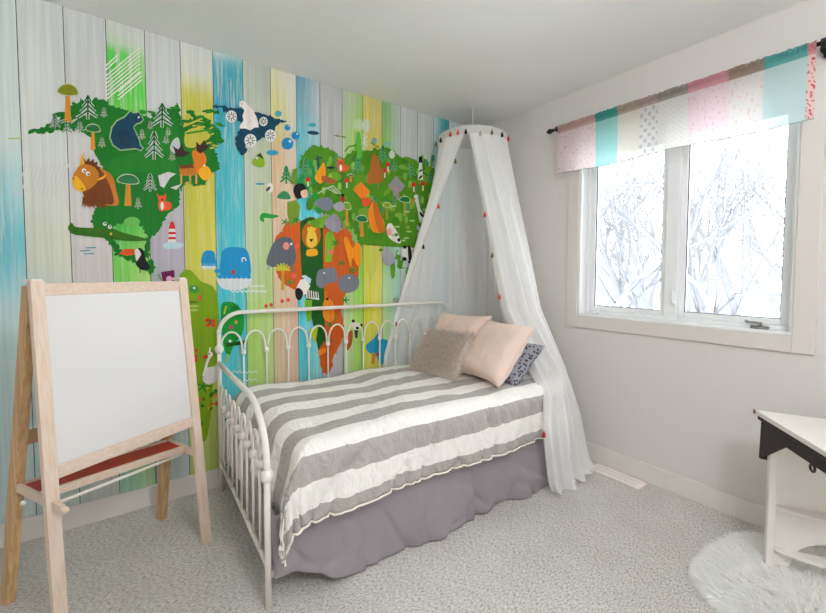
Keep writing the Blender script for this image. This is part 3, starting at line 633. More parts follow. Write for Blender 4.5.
    mu.blob([(372, 154), (378, 162), (382, 180), (374, 184), (366, 183), (369, 168)], (180, 106, 44)); 
    mu.px([(352, 190), (360, 182), (369, 192), (365, 197), (362, 201), (358, 197)], (242, 130, 24)); mu.blob([(361, 198), (370, 200), (367, 206), (362, 206)], (228, 84, 40))
    mu.blob([(367, 214), (370, 204), (374, 202), (377, 212), (383, 222), (382, 232), (372, 232), (368, 222)], (238, 140, 30)); mu.blob([(372, 206), (375, 203), (380, 216), (384, 230), (377, 231)], (206, 110, 30))
    mu.px([(387, 186), (395, 176), (404, 186), (400, 192), (396, 192), (393, 198), (392, 192)], (150, 150, 156)); mu.px([(394, 192), (398, 192), (398, 200), (395, 200)], (160, 140, 130)); mu.ell(395, 189, 2, 1.3, (220, 130, 130))
    # boar, koala-like greys
    mu.blob([(314, 204), (318, 199), (328, 198), (332, 204), (328, 211), (320, 209)], (120, 124, 140)); mu.blob([(324, 222), (334, 214), (340, 222), (338, 232), (328, 230)], (150, 146, 160)); mu.blob([(332, 206), (340, 202), (344, 208), (338, 212)], (166, 160, 172))
    mu.ell(342, 199, 2.2, 3.2, (190, 30, 40)); mu.ell(342, 195.5, 1.6, 1.5, BK)
    for k in range(3): mu.line([(317+k*3, 194-k*2), (326+k*3, 188-k), (336+k*2, 194)], 1, (190, 200, 170))
    # stork, panda, cow, tower
    mu.line([(415, 198), (417, 206), (419, 214), (423, 219)], 3.2, WH); mu.ell(415, 197, 2.2, 2.2, WH); mu.px([(410, 206), (413, 198), (415, 199)], (232, 130, 50)); mu.blob([(417, 208), (421, 212), (425, 222), (423, 226), (418, 220)], WH); mu.blob([(419, 212), (424, 217), (423, 218.5), (419, 215)], BK); mu.line([(421, 224), (420, 238)], .9, (190, 140, 60))
    mu.ell(408, 253, 7, 6, WH); mu.ell(404, 247, 2, 1.8, BK); mu.blob([(407, 246), (410, 248), (411, 258), (408, 260)], BK); mu.blob([(412, 250), (416, 252), (416, 260), (413, 258)], BK); mu.ell(403.5, 259, 2.4, 2, BK); mu.ell(409, 262, 2, 1.4, BK)
    mu.blob([(386, 226), (391, 224), (398, 236), (400, 243), (394, 242), (387, 236)], WH); mu.ell(388.5, 232, 2.6, 3.8, (240, 160, 160)); mu.ell(395, 235, 2, 1.6, BK); mu.ell(398, 240, 1.6, 2, BK)
    mu.px([(418, 162), (421, 162), (422, 180), (417, 180)], WH); mu.px([(418, 157), (421, 157), (421.5, 163), (417.5, 163)], BK); mu.line([(418, 172), (421, 170)], 1.6, BK); mu.line([(418, 179), (421, 176)], 1.8, BK)
    # camel, elephant, lower India
    mu.blob([(343, 240), (346, 237), (349, 242), (352, 248), (356, 243), (360, 246), (360, 262), (357, 266), (352, 258), (350, 268), (347, 258)], (242, 148, 20)); 
    mu.px([(366, 246), (378, 250), (376, 268), (370, 282), (366, 270)], (206, 210, 90)); mu.blob([(381, 256), (383, 249), (389, 248), (394, 258), (393, 266), (384, 264)], (166, 166, 176))
    mu.blob([(390, 266), (394, 264), (394, 276), (391, 278)], (90, 160, 30))
    mu.blob([(406, 268), (409, 270), (408, 278), (405, 274)], (110, 170, 60))
    # flower clusters and pale hills
    for i in range(9): a = i*.7; mu.line([(364, 140), (364+3.4*math.cos(a), 142+9*math.sin(a))], .8, (226, 230, 220))
    mu.ell(358, 125, 5, 6, (190, 214, 170)); mu.ell(366, 126, 4, 7, (206, 214, 190)); mu.ell(374, 141, 2.6, 3.6, (120, 170, 170)); mu.ell(391, 155, 3, 4, (210, 224, 214)); mu.ell(388, 144, 3, 3, (130, 190, 180))
    for x, y in ((337, 136), (343, 137), (407, 158), (412, 160)): mu.ell(x, y, 3, .8, (110, 140, 50), .2)
    mu.line([(344, 152), (348, 147), (355, 145.6)], 1.8, (90, 160, 40)); mu.line([(370, 143), (378, 148)], 1.4, (120, 150, 50)); mu.blob([(356, 136), (359, 134), (361, 156), (356, 158)], (90, 190, 60))
    for i in range(16): x = R.uniform(384, 428); y = R.uniform(206, 246); mu.ell(x, y, 3, .9, (170, 200, 130), 0, 8)
    for a in ((266, 306), (271, 305), (282, 301), (288, 300)): mu.ell(*a, 1.8, 2, (220, 70, 50))
    # pink flowers, kangaroo blue
    mu.blob([(366, 345), (374, 338), (380, 330), (382, 338), (388, 342), (386, 360), (380, 364), (376, 356), (368, 352)], (40, 160, 200)); mu.ell(378, 354, 1.4, 1.8, (196, 40, 70)); mu.px([(372, 352), (376, 354), (374, 364), (371, 364)], (210, 150, 60)); mu.ell(396, 300, 4, 3, (150, 176, 150)); 
    mu.ell(271, 334, .8, 1.2, NA); mu.line([(296, 332), (296, 350)], 2, (220, 190, 180))
    # assemble one mesh: planks + paint
    v = pv+mu.v; off = len(pv); f = pf+[tuple(i+off for i in t) for t in mu.f]
    me = bpy.data.meshes.new('painted_mural'); me.from_pydata(v, [], f); me.update()
    ca = me.color_attributes.new('paint', 'FLOAT_COLOR', 'CORNER')
    data = []
    for i, p in enumerate(me.polygons):
        for vi in p.vertices: data.extend(pc[vi] if i < len(pf) else mu.c[i-len(pf)])
    ca.data.foreach_set('color', data)
    # flip normals toward the room
    bm = bmesh.new(); bm.from_mesh(me)
    fl = [q for q in bm.faces if q.normal.y > 0]
    bmesh.ops.reverse_faces(bm, faces=fl); bm.to_mesh(me); bm.free()
    mt, nt, bs = new_mat('mural_paint'); N = nt.nodes; L = nt.links
    at = N.new('ShaderNodeAttribute'); at.attribute_name = 'paint'
    tc = N.new('ShaderNodeTexCoord'); mp = N.new('ShaderNodeMapping'); mp.inputs['Scale'].default_value = (90, 1, 3.2)
    L.new(tc.outputs['Object'], mp.inputs[0])
    no = N.new('ShaderNodeTexNoise'); no.inputs['Scale'].default_value = 1; no.inputs['Detail'].default_value = 6; no.inputs['Roughness'].default_value = .65; no.inputs['Distortion'].default_value = .3
    L.new(mp.outputs[0], no.inputs['Vector'])
    r1 = N.new('ShaderNodeMapRange'); r1.inputs[1].default_value = .50; r1.inputs[2].default_value = .66; L.new(no.outputs['Fac'], r1.inputs[0])
    mu1 = N.new('ShaderNodeMath'); mu1.operation = 'MULTIPLY'; L.new(r1.outputs[0], mu1.inputs[0]); L.new(at.outputs['Alpha'], mu1.inputs[1])
    mx = N.new('ShaderNodeMix'); mx.data_type = 'RGBA'; L.new(mu1.outputs[0], mx.inputs[0]); L.new(at.outputs['Color'], mx.inputs[6]); mx.inputs[7].default_value = (*lin((214, 214, 206)), 1)
    mp2 = N.new('ShaderNodeMapping'); mp2.inputs['Scale'].default_value = (70, 1, 1.6); mp2.inputs['Location'].default_value = (5, 3, 1); L.new(tc.outputs['Object'], mp2.inputs[0])
    n2 = N.new('ShaderNodeTexNoise'); n2.inputs['Scale'].default_value = 1; n2.inputs['Detail'].default_value = 5; L.new(mp2.outputs[0], n2.inputs['Vector'])
    r2 = N.new('ShaderNodeMapRange'); r2.inputs[1].default_value = .3; r2.inputs[2].default_value = .7; r2.inputs[3].default_value = .90; r2.inputs[4].default_value = 1.12; L.new(n2.outputs['Fac'], r2.inputs[0])
    vm = N.new('ShaderNodeVectorMath'); vm.operation = 'SCALE'; L.new(mx.outputs[2], vm.inputs[0]); L.new(r2.outputs[0], vm.inputs['Scale'])
    L.new(vm.outputs[0], bs.inputs['Base Color']); bs.inputs['Roughness'].default_value = .6; bs.inputs['Specular IOR Level'].default_value = .25
    me.materials.append(mt)
    # dark seams between planks
    me.materials.append(mat('plank_seam', (70, 74, 78), .9))
    o = bpy.data.objects.new('painted_mural', me); COL.objects.link(o)
    s = MB(); s.box(XL+.001, -.001, -.0015, -.0003, BBH, H-.001)
    s.build('plank_gap', mat('plank_gap', (62, 66, 70), .9), o)
    tag(o, 'world map mural of cartoon animals on coloured vertical planks covering the wall behind the bed', 'mural')
build_mural()

# ------------------------------------------------------------------ daybed
BED = empty('daybed', (-2.04, -.06, 0), -math.radians(1.5))
tag(BED, 'white metal daybed frame with looped arches along its back and ends', 'bed')
LB, WB = 1.65, .985
met = M['metal_white']
def P(u, v, z): return (u, -v, z)
# four posts
def post(u, v, top): b = MB(); b.tube([P(u, v, 0), P(u, v, top)], .0115, 12); return b.build('post', met, BED, smooth=True)
posts = [post(0, 0, .93-.02), post(LB, 0, .91), post(0, WB, .56), post(LB, WB, .56)]
b = MB()
for po_, (u, v, z) in zip((posts[0], posts[1], posts[2], posts[3]), ((0, 0, .80), (LB, 0, .80), (0, WB, .495), (LB, WB, .495))):
    b = MB(); b.ball(P(u, v, z), .024, 14, sz=1.15); b.build('post_knob', met, po_, smooth=True)
# back top rail, rounded corners
pts = [P(0, 0, .90)]
for i in range(9): a = PI/2*i/8; pts.append(P(.12-.12*math.cos(a), 0, .885+.115*math.sin(a)))
for i in range(9): a = PI/2*i/8; pts.append(P(LB-.12+.12*math.sin(a), 0, .885+.115*math.cos(a)))
pts.append(P(LB, 0, .90))
MB().tube(pts, .0115, 12).build('top_rail', met, BED, smooth=True)
MB().tube([P(0, 0, .31), P(LB, 0, .31)], .009, 8).build('lower_rail', met, BED, smooth=True)
MB().tube([P(0, 0, .155), P(LB, 0, .155)], .009, 8).build('lower_rail', met, BED, smooth=True)
nb = 13; sp = LB/nb
def arch(p0, p1, h, n=12):
    p0, p1 = Vector(p0), Vector(p1); c = (p0+p1)/2; e = (p1-p0)/2
    return [c-e*math.cos(PI*i/n)+Vector((0, 0, h*math.sin(PI*i/n)**.8)) for i in range(n+1)]
for i in range(nb):
    MB().tube(arch(P(i*sp+.006, 0, .775), P((i+1)*sp-.006, 0, .775), .115), .0055, 8).build('arch', met, BED, smooth=True)
for i in range(1, nb):
    s = MB().tube([P(i*sp, 0, .31), P(i*sp, 0, .775)], .005, 8).build('spindle', met, BED, smooth=True)
    MB().ball(P(i*sp, 0, .77), .014, 12, sz=1.3).build('knob', met, s, smooth=True)
# ends
for u0 in (0, LB):
    pts = [P(u0, 0, .72), P(u0, .3, .722), P(u0, WB-.26, .73)]
    for i in range(1, 10): a = PI/2*i/9; pts.append(P(u0, WB-.26+.26*math.sin(a), .73-.19+.19*math.cos(a)))
    pts.append(P(u0, WB, .50))
    MB().tube(pts, .0125, 12).build('arm_rail', met, BED, smooth=True)
    MB().tube([P(u0, 0, .155), P(u0, WB, .155)], .009, 8).build('end_rail', met, BED, smooth=True)
    ne = 9; se = WB/ne
    for i in range(ne):
        MB().tube(arch(P(u0, i*se+.004, .495), P(u0, (i+1)*se-.004, .495), .115), .0055, 8).build('arch', met, BED, smooth=True)
    for i in range(1, ne):
        s = MB().tube([P(u0, i*se, .155), P(u0, i*se, .495)], .005, 8).build('spindle', met, BED, smooth=True)
        MB().ball(P(u0, i*se, .495), .0165, 12, sz=1.25).build('knob', met, s, smooth=True)
MB().box(0, LB, -WB+.030, -WB+.044, .085, .115).build('front_rail', met, BED, bevel=.003)
b = MB()
for i in range(10): b.box(.23+i*.15, .29+i*.15, -WB+.06, 0, .312, .322)
b.build('slats', met, BED)

def bedT(u, v, z):
    c, s = math.cos(math.radians(1.5)), math.sin(math.radians(1.5))
    return Vector((-2.04+u*c-v*s, -.06-u*s-v*c, z))

# mattress
def cushion_mesh(mb, w, h, t, n=24, pw=3.2, corner=.06, seed=0, wr=.004):
    """soft square cushion in its own xz plane, thickness along y"""
    for sgn in (-1, 1):
        def fn(a, c, sgn=sgn):
            x = (a*2-1); z = (c*2-1)
            ed = (1-abs(x)**pw)*(1-abs(z)**pw)
            y = sgn*t/2*max(ed, 0)**.5
            pin = 1-corner*(1-abs(x)**2)*abs(z)**3; pin2 = 1-corner*(1-abs(z)**2)*abs(x)**3
            n1 = noise.noise(Vector((x*2.2+seed, z*2.2, sgn*3)))*wr*2*ed + noise.noise(Vector((x*7+seed, z*5, sgn)))*wr*ed
            return (x*w/2*pin2, y+sgn*n1, z*h/2*pin)
        mb.quadgrid(fn, n, n)
    return mb
b = MB()
b.box(.17, 1.60, -WB+.03, -.02, .325, .53)
c, s_ = math.cos(math.radians(1.5)), math.sin(math.radians(1.5))
mo = b.build('mattress', M['mattress'], bevel=.04); mo.location = (-2.04, -.06, 0); mo.rotation_euler = (0, 0, -math.radians(1.5))
tag(mo, 'mattress on the white daybed under the striped comforter', 'mattress')

# comforter
def comforter():
    Rr = .075; top = .595; WV = 1.035
    u0 = .105
    def prof(q, edge):       # q = distance past (positive) the edge start
        if q < 0: return q+edge, 0
        L_ = Rr*PI/2
        if q < L_: a = q/Rr; return edge+Rr*math.sin(a), Rr*(1-math.cos(a))
        return edge+Rr, Rr+(q-L_)
    NU, NV = 150, 110
    t1 = 1.295; s0, s1 = -.345, 1.56
    def fn(a, bb):
        s = s0+(s1-s0)*a; t = .0+t1*bb
        v, dz = prof(t-(WV-Rr), WV-Rr)
        uu, dz2 = prof(-(s-Rr), -Rr)
        u = u0-uu if True else s
        u = (.055+.05*smoothstep(v)) - uu
        # back edge tucked
        drop = (dz**5+dz2**5)**.2 if dz+dz2 > 0 else 0
        z = top-drop
        z -= .05*smoothstep((.14-t)/.14)*1.0
        # puff
        flat = 1-smoothstep(max(dz, dz2)/.1)
        z += flat*(.012*noise.noise(Vector((s*2.6, t*2.6, .3)))+.007*noise.noise(Vector((s*9, t*4, 1.7)))-.007*max(0, 1-abs(noise.noise(Vector((s*3+t*5, t*3.5, 26))))*8)*1.0+.006*math.sin(s*7+1)*math.sin(t*5)) - flat*.02*smoothstep((s-1.1)/.5)
        k = 1-flat
        wv = .011*noise.noise(Vector((s*5, t*2, 4)))+.008*noise.noise(Vector((s*16+t*6, t*4, 2)))-.022*max(0, 1-abs(noise.noise(Vector((s*7+t*2.5, t*2.2, 6))))*9)**1.5-.008*max(0, 1-abs(noise.noise(Vector((s*15-t*5, t*4, 16))))*7)
        if dz > .01: v += k*(wv+.012*smoothstep(dz/.3)*math.sin(s*8)) + .01*k
        if dz2 > .01: u += -k*(.008*noise.noise(Vector((t*9, s*3, 8)))) - .05*smoothstep(dz2/.3)*(1-smoothstep(dz/.05))
        if dz > 0 and dz2 > 0:      # soft cone of spare cloth at the corner
            an = math.atan2(dz, dz2); B = .05*math.sin(2*an)*smoothstep(drop/.2)
            u -= B*math.cos(an)+.05*smoothstep(dz2/.3)*smoothstep(dz/.05)*math.cos(an)**2; v += B*math.sin(an)
        if dz > 0: z += .02*smoothstep(dz/.3)*math.sin(s*2.2+.3)*.6
        return bedT(u, v, z)
    mb = MB(); mb.quadgrid(fn, NU, NV)
    cols = [lin((244, 242, 238)), lin((176, 171, 167))]
    o = mb.build('comforter', [], smooth=True, fix=True)
    me = o.data
    ca = me.color_attributes.new('stripe', 'FLOAT_COLOR', 'POINT')
    data = []
    for i in range(NU+1):
        for j in range(NV+1): data.extend((t1*j/NV, s0+(s1-s0)*i/NU, 0, 1))
    ca.data.foreach_set('color', data)
    mt, nt, bs = new_mat('striped_cotton'); N = nt.nodes; L = nt.links
    at = N.new('ShaderNodeAttribute'); at.attribute_name = 'stripe'
    sep = N.new('ShaderNodeSeparateColor'); L.new(at.outputs['Color'], sep.inputs[0])
    ad = N.new('ShaderNodeMath'); ad.operation = 'ADD'; ad.inputs[1].default_value = STR_OFF; L.new(sep.outputs[0], ad.inputs[0])
    md = N.new('ShaderNodeMath'); md.operation = 'MODULO'; md.inputs[1].default_value = .2; L.new(ad.outputs[0], md.inputs[0])
    gt = N.new('ShaderNodeMath'); gt.operation = 'GREATER_THAN'; gt.inputs[1].default_value = .1; L.new(md.outputs[0], gt.inputs[0])
    mx = N.new('ShaderNodeMix'); mx.data_type = 'RGBA'; L.new(gt.outputs[0], mx.inputs[0]); mx.inputs[6].default_value = (*cols[0], 1); mx.inputs[7].default_value = (*cols[1], 1)
    L.new(mx.outputs[2], bs.inputs['Base Color']); bs.inputs['Roughness'].default_value = .75; bs.inputs['Sheen Weight'].default_value = .2
    tc = N.new('ShaderNodeTexCoord'); mp = N.new('ShaderNodeMapping'); mp.inputs['Scale'].default_value = (1.5, 1, 1); L.new(tc.outputs['Object'], mp.inputs[0])
    no = N.new('ShaderNodeTexNoise'); no.inputs['Scale'].default_value = 14; no.inputs['Detail'].default_value = 3; no.inputs['Distortion'].default_value = 1.2; L.new(mp.outputs[0], no.inputs['Vector'])
    bp = N.new('ShaderNodeBump'); bp.inputs['Strength'].default_value = .6; bp.inputs['Distance'].default_value = .03; L.new(no.outputs['Fac'], bp.inputs['Height']); L.new(bp.outputs[0], bs.inputs['Normal'])
    me.materials.append(mt)
    so = o.modifiers.new('solid', 'SOLIDIFY'); so.thickness = .012; so.offset = -1
    hem = [fn(i/NU, 1) for i in range(0, NU+1)]
    MB().tube([Vector(q)+Vector((0, -.003, -.004)) for q in hem], .0045, 6).build('piping', mat('white_piping', (240, 232, 222), .8), o, smooth=True)
    tag(o, 'grey and white striped comforter spread over the daybed', 'comforter')
STR_OFF = 0.055
comforter()

# bed skirt
def skirt():
    root = empty('bed_skirt', (-2.04, -.06, 0))
    tag(root, 'plain grey bed skirt hanging to the carpet below the striped comforter', 'bed skirt')
    def panel(ua, ub, fn_bottom, seed, out=0.0, amp=.012, freq=16):
        def fn(a, bb):
            u = ua+(ub-ua)*a; zb = fn_bottom(a); z = .335+(zb-.335)*bb
            n = noise.noise(Vector((u*3+seed, z*2, 0)))*.028+noise.noise(Vector((u*11+seed, z*5, 1)))*.02-.018*max(0, 1-abs(noise.noise(Vector((u*5+z*3+seed, z*5, 3))))*7)
            v = WB-.004+out+(.008+.045*a+n+amp*math.sin(u*freq+seed))*bb**1.2+.012*bb
            q = bedT(u, v, z); return (q.x+2.04, q.y+.06, q.z)
        mb = MB(); mb.quadgrid(fn, 90, 30)
        return mb.build('skirt_panel', M['gray_cloth'], root, smooth=True, solid=.003)
    panel(.018, .975, lambda a: .11*(1-smoothstep(a/.36))+.004, 3)
    panel(.955, 1.58, lambda a: .004, 9, .0, .02, 22)
    def fe(a, bb):
        v = .03+(WB-.04)*a; z = .335-.2*bb; q = bedT(.03+.004*math.sin(v*40)*bb, v, z); return (q.x+2.04, q.y+.06, q.z)
    MB().quadgrid(fe, 60, 10).build('skirt_panel', M['gray_cloth'], root, smooth=True, solid=.003)
skirt()

# ------------------------------------------------------------------ cushions
def place(o, loc, yaw, lean, roll=0):
    """cushion faces -y in its own frame; lean tips its top back (to +y)"""
    o.matrix_world = Matrix.Translation(loc) @ Matrix.Rotation(yaw, 4, 'Z') @ Matrix.Rotation(-lean, 4, 'X') @ Matrix.Rotation(roll, 4, 'Y')
def piped(name, mt, w, h, t, loc, yaw, lean, roll, seed, label, pipe=None, wr=.010, corner=.13):
    mb = MB(); cushion_mesh(mb, w, h, t, 26, 3.0, corner, seed, wr); o = mb.build(name, mt, smooth=True)
    place(o, loc, yaw, lean, roll); tag(o, label, 'cushion')
    return o
# facing the foot end: yaw -90deg turns -y towards -x
o = piped('cushion', M['pink'], .44, .42, .17, (-.665, -.485, .768), -1.42, .50, .0, 2, 'blush pink cushion at the back, half hidden behind the fur cushion')
o2 = piped('cushion', M['pink'], .39, .42, .17, (-.675, -.835, .76), -1.62, .70, .03, 5, 'large blush pink cushion in front at the head of the daybed')
mtd = mat('patterned_slip', (110, 112, 124), .8)
ntd = mtd.node_tree; vd = ntd.nodes.new('ShaderNodeTexVoronoi'); vd.inputs['Scale'].default_value = 55; tcd = ntd.nodes.new('ShaderNodeTexCoord'); ntd.links.new(tcd.outputs['Object'], vd.inputs['Vector'])
crd = ntd.nodes.new('ShaderNodeValToRGB'); crd.color_ramp.elements[0].color = (*lin((52, 54, 66)), 1); crd.color_ramp.elements[1].color = (*lin((150, 150, 160)), 1); crd.color_ramp.elements[0].position = .3; crd.color_ramp.elements[1].position = .5
ntd.links.new(vd.outputs['Distance'], crd.inputs[0]); ntd.links.new(crd.outputs[0], ntd.nodes['Principled BSDF'].inputs['Base Color'])
o3 = piped('cushion', mtd, .34, .34, .12, (-.57, -.86, .685), -1.6, .85, .0, 8, 'dark grey patterned cushion behind the large pink cushion')

def fur(mb, pts, n, length, width, rng, droop=.5, spread=.5, lay=False):
    """pts: list of (pos, normal)"""
    for _ in range(n):
        p, nn = pts[rng.randrange(len(pts))] if not callable(pts) else pts(rng)
        p = Vector(p); nn = Vector(nn).normalized()
        d = (nn+Vector((rng.gauss(0, spread), rng.gauss(0, spread), rng.gauss(0, spread)))).normalized()
        side = d.cross(Vector((rng.uniform(-1, 1), rng.uniform(-1, 1), rng.uniform(-1, 1)))).normalized()
        if lay: side = (d.cross(Vector((rng.gauss(0, .3), rng.gauss(0, .3), 1)))).normalized()
        L_ = length*rng.uniform(.6, 1.15); w = width
        p1 = p+d*L_*.5+Vector((0, 0, -droop*L_*.12)); p2 = p+d*L_*.95+Vector((0, 0, -droop*L_*.5))
        b = len(mb.v)
        mb.v += [tuple(p-side*w), tuple(p+side*w), tuple(p1+side*w*.8), tuple(p1-side*w*.8), tuple(p2)]
        mb.f += [(b, b+1, b+2, b+3), (b+3, b+2, b+4)]; mb.m += [0, 0]
# grey fur cushion
mb = MB(); cushion_mesh(mb, .36, .34, .11, 20, 3.0, .06, 11, .004)
fo = mb.build('cushion', M['fur_gray'], smooth=True)
rng = random.Random(3); me = fo.data; base = [(tuple(me.vertices[f.vertices[0]].co*.5+me.vertices[f.vertices[2]].co*.5), tuple(f.normal)) for f in me.polygons]
cen = [( (Vector(p)+Vector((rng.uniform(-.008, .008), 0, rng.uniform(-.008, .008)))), Vector((n[0], (1 if p[1] > 0 else -1)*abs(n[1]), n[2]))+Vector((p[0]*2.5, 0, p[2]*2.5))) for p, n in base for _ in range(4)]
fb = MB(); fur(fb, cen, 12000, .046, .0016, rng, .3, .65)
ff = fb.build('fur_pile', M['fur_gray'], fo, fix=False); ff['kind'] = 'stuff'
place(fo, (-.845, -.55, .715), -1.30, .74, .0)
tag(fo, 'small fluffy grey fur cushion on the striped comforter', 'cushion')

# ------------------------------------------------------------------ canopy
def canopy():
    root = empty('bed_canopy', (-.37, -.31, 0))
    tag(root, 'sheer white bed canopy hung from a hoop with coloured tassels', 'canopy')
    c = Vector((-.37, -.31, 0)); rr = .240; zr = 2.215
    def loc(q): return (q[0]-c.x, q[1]-c.y, q[2])
    # hook, cord
    b = MB(); b.tube([loc((c.x, c.y, 2.425)), loc((c.x, c.y, 2.44))], .014, 14); b.build('ceiling_hook', M['trim'], root, smooth=False)
    MB().tube([loc((c.x, c.y, 2.30)), loc((c.x, c.y, 2.43))], .003, 8).build('cord', M['trim'], root)
    n = 48
    MB().tube([(rr*math.cos(2*PI*i/n), rr*math.sin(2*PI*i/n), zr) for i in range(n+1)], .006, 8, caps=False).build('hoop', M['trim'], root, smooth=True)
    def cap(a, bb):
        an = 2*PI*a; r_ = rr*1.005*bb; return (r_*math.cos(an), r_*math.sin(an), zr+.006+.075*(1-bb**1.7)+.003*math.sin(an*18)*bb)
    MB().quadgrid(cap, 72, 10).build('cap', M['canopy_band'], root, smooth=True)
    def band(a, bb):
        an = 2*PI*a; r_ = rr+.008+.01*bb+.004*math.sin(an*16)*bb; return (r_*math.cos(an), r_*math.sin(an), zr+.006-.055*bb)
    MB().quadgrid(band, 96, 4).build('band', M['canopy_band'], root, smooth=True)
    A0 = math.radians(-143)
    K = [0, .08, .22, .42, .56, .70, .80, .87, .935, 1.0]
    Z1 = [(-.805, -.040), (-.835, -.030), (-.62, -.030), (-.25, -.030), (-.07, -.20), (-.10, -.66), (-.22, -.80), (-.33, -.88), (-.42, -.86), (-.51, -.755)]
    Z6 = [(-.925, -.034), (-.955, -.028), (-.70, -.028), (-.25, -.028), (-.055, -.20), (-.08, -.84), (-.19, -.96), (-.30, -1.065), (-.40, -1.11), (-.50, -.985)]
    Z5 = [(-.935, -.034), (-.96, -.028), (-.70, -.028), (-.25, -.028), (-.055, -.20), (-.075, -.87), (-.19, -1.02), (-.33, -1.09), (-.46, -1.155), (-.605, -1.165)]
    Z35 = [(-.95, -.034), (-.975, -.028), (-.70, -.028), (-.25, -.028), (-.055, -.22), (-.06, -.94), (-.18, -1.09), (-.32, -1.15), (-.46, -1.19), (-.65, -1.20)]
    Z0 = [(-.98, -.034), (-1.0, -.028), (-.70, -.028), (-.25, -.028), (-.055, -.25), (-.06, -1.04), (-.16, -1.16), (-.30, -1.20), (-.44, -1.215), (-.60, -1.215)]
    def lk(T, a):
        for i in range(len(K)-1):
            if a <= K[i+1]:
                t = (a-K[i])/(K[i+1]-K[i]); t = t*.5+smoothstep(t)*.5
                return Vector((T[i][0]+(T[i+1][0]-T[i][0])*t, T[i][1]+(T[i+1][1]-T[i][1])*t))
        return Vector(T[-1])
    zs = [zr, 1.0, .63, .54, .35, 0]
    def pos(a, z, fold=True):
        an = A0-2*PI*a*.995-.0
        ring = Vector((c.x+rr*math.cos(an), c.y+rr*math.sin(an)))
        W = [ring, lk(Z1, a), lk(Z6, a), lk(Z5, a), lk(Z35, a), lk(Z0, a)]
        for i in range(5):
            if z >= zs[i+1]: break
        t = (zs[i]-z)/(zs[i]-zs[i+1])
        q = W[i]+(W[i+1]-W[i])*t
        if z > 1.0:  # slight belly
            q = q + (Vector((c.x, c.y))-q)*.0
        # folds
        d = (q-Vector((c.x+.05, c.y-.1))); d = d.normalized() if d.length > .01 else Vector((0, 1))
        dn = smoothstep((zr-z)/1.2)
        near_wall = .3 if (.03 < a < .60) else 1
        amp = (.005+.024*dn)*near_wall
        f = math.sin(a*150+1.5*math.sin(a*31))+.5*math.sin(a*260+2)
        q = q + d*(amp*f*.7)
        if z < .10:
            k = smoothstep((.10-z)/.10)*(1 if a > .66 else .1)
            q = q + d*(.018*k*(1+.8*math.sin(a*90)))
        q.x = min(q.x, -.018); q.y = min(q.y, -.018)
        return Vector((q.x, q.y, max(z, .004+.02*(math.sin(a*77)+1)*(z < .03)*(a > .66))))
    def fn(a, bb): return loc(pos(a, zr*(1-bb)))
    MB().quadgrid(fn, 420, 60).build('drape', M['canopy'], root, smooth=True, fix=False)
    # edge hems of the opening
    for a in (.0, 1.0):
        MB().tube([loc(pos(a, zr-.03-(zr-.05)*i/60)) for i in range(61)], .0025, 6).build('hem', M['canopy_band'], root, smooth=True)
    def tassel(q, mname):
        q = Vector(loc(q)); t = MB()
        t.tube([q+Vector((0, 0, .012)), q+Vector((0, 0, .006)), q, q+Vector((0, 0, -.012)), q+Vector((0, 0, -.022))], [.0012, .004, .006, .0095, .009], 8)
        t.build('tassel', M['t_'+mname], root, smooth=True)
    names = ['black', 'red', 'orange', 'black', 'gray', 'olive', 'black', 'red', 'teal', 'orange', 'black', 'olive']
    for i, deg in enumerate((-190, -168, -155, -143, -122, -104, -84, -62, 20, 60, 100, 140)):
        a = math.radians(deg); q = (c.x+(rr+.026)*math.cos(a), c.y+(rr+.026)*math.sin(a), zr-.03 if i % 4 else zr-.045); tassel(q, names[i])
    for z, nm in ((2.0, 'olive'), (1.70, 'orange'), (1.42, 'black'), (.86, 'red')):
        q = pos(0, z); tassel((q.x, q.y-.012, q.z), nm)
    for z, nm in ((1.62, 'red'), (1.35, 'olive'), (1.08, 'orange'), (.58, 'teal'), (.36, 'red')):
        q = pos(1, z); tassel((q.x-.008, q.y-.01, q.z), nm)
canopy()

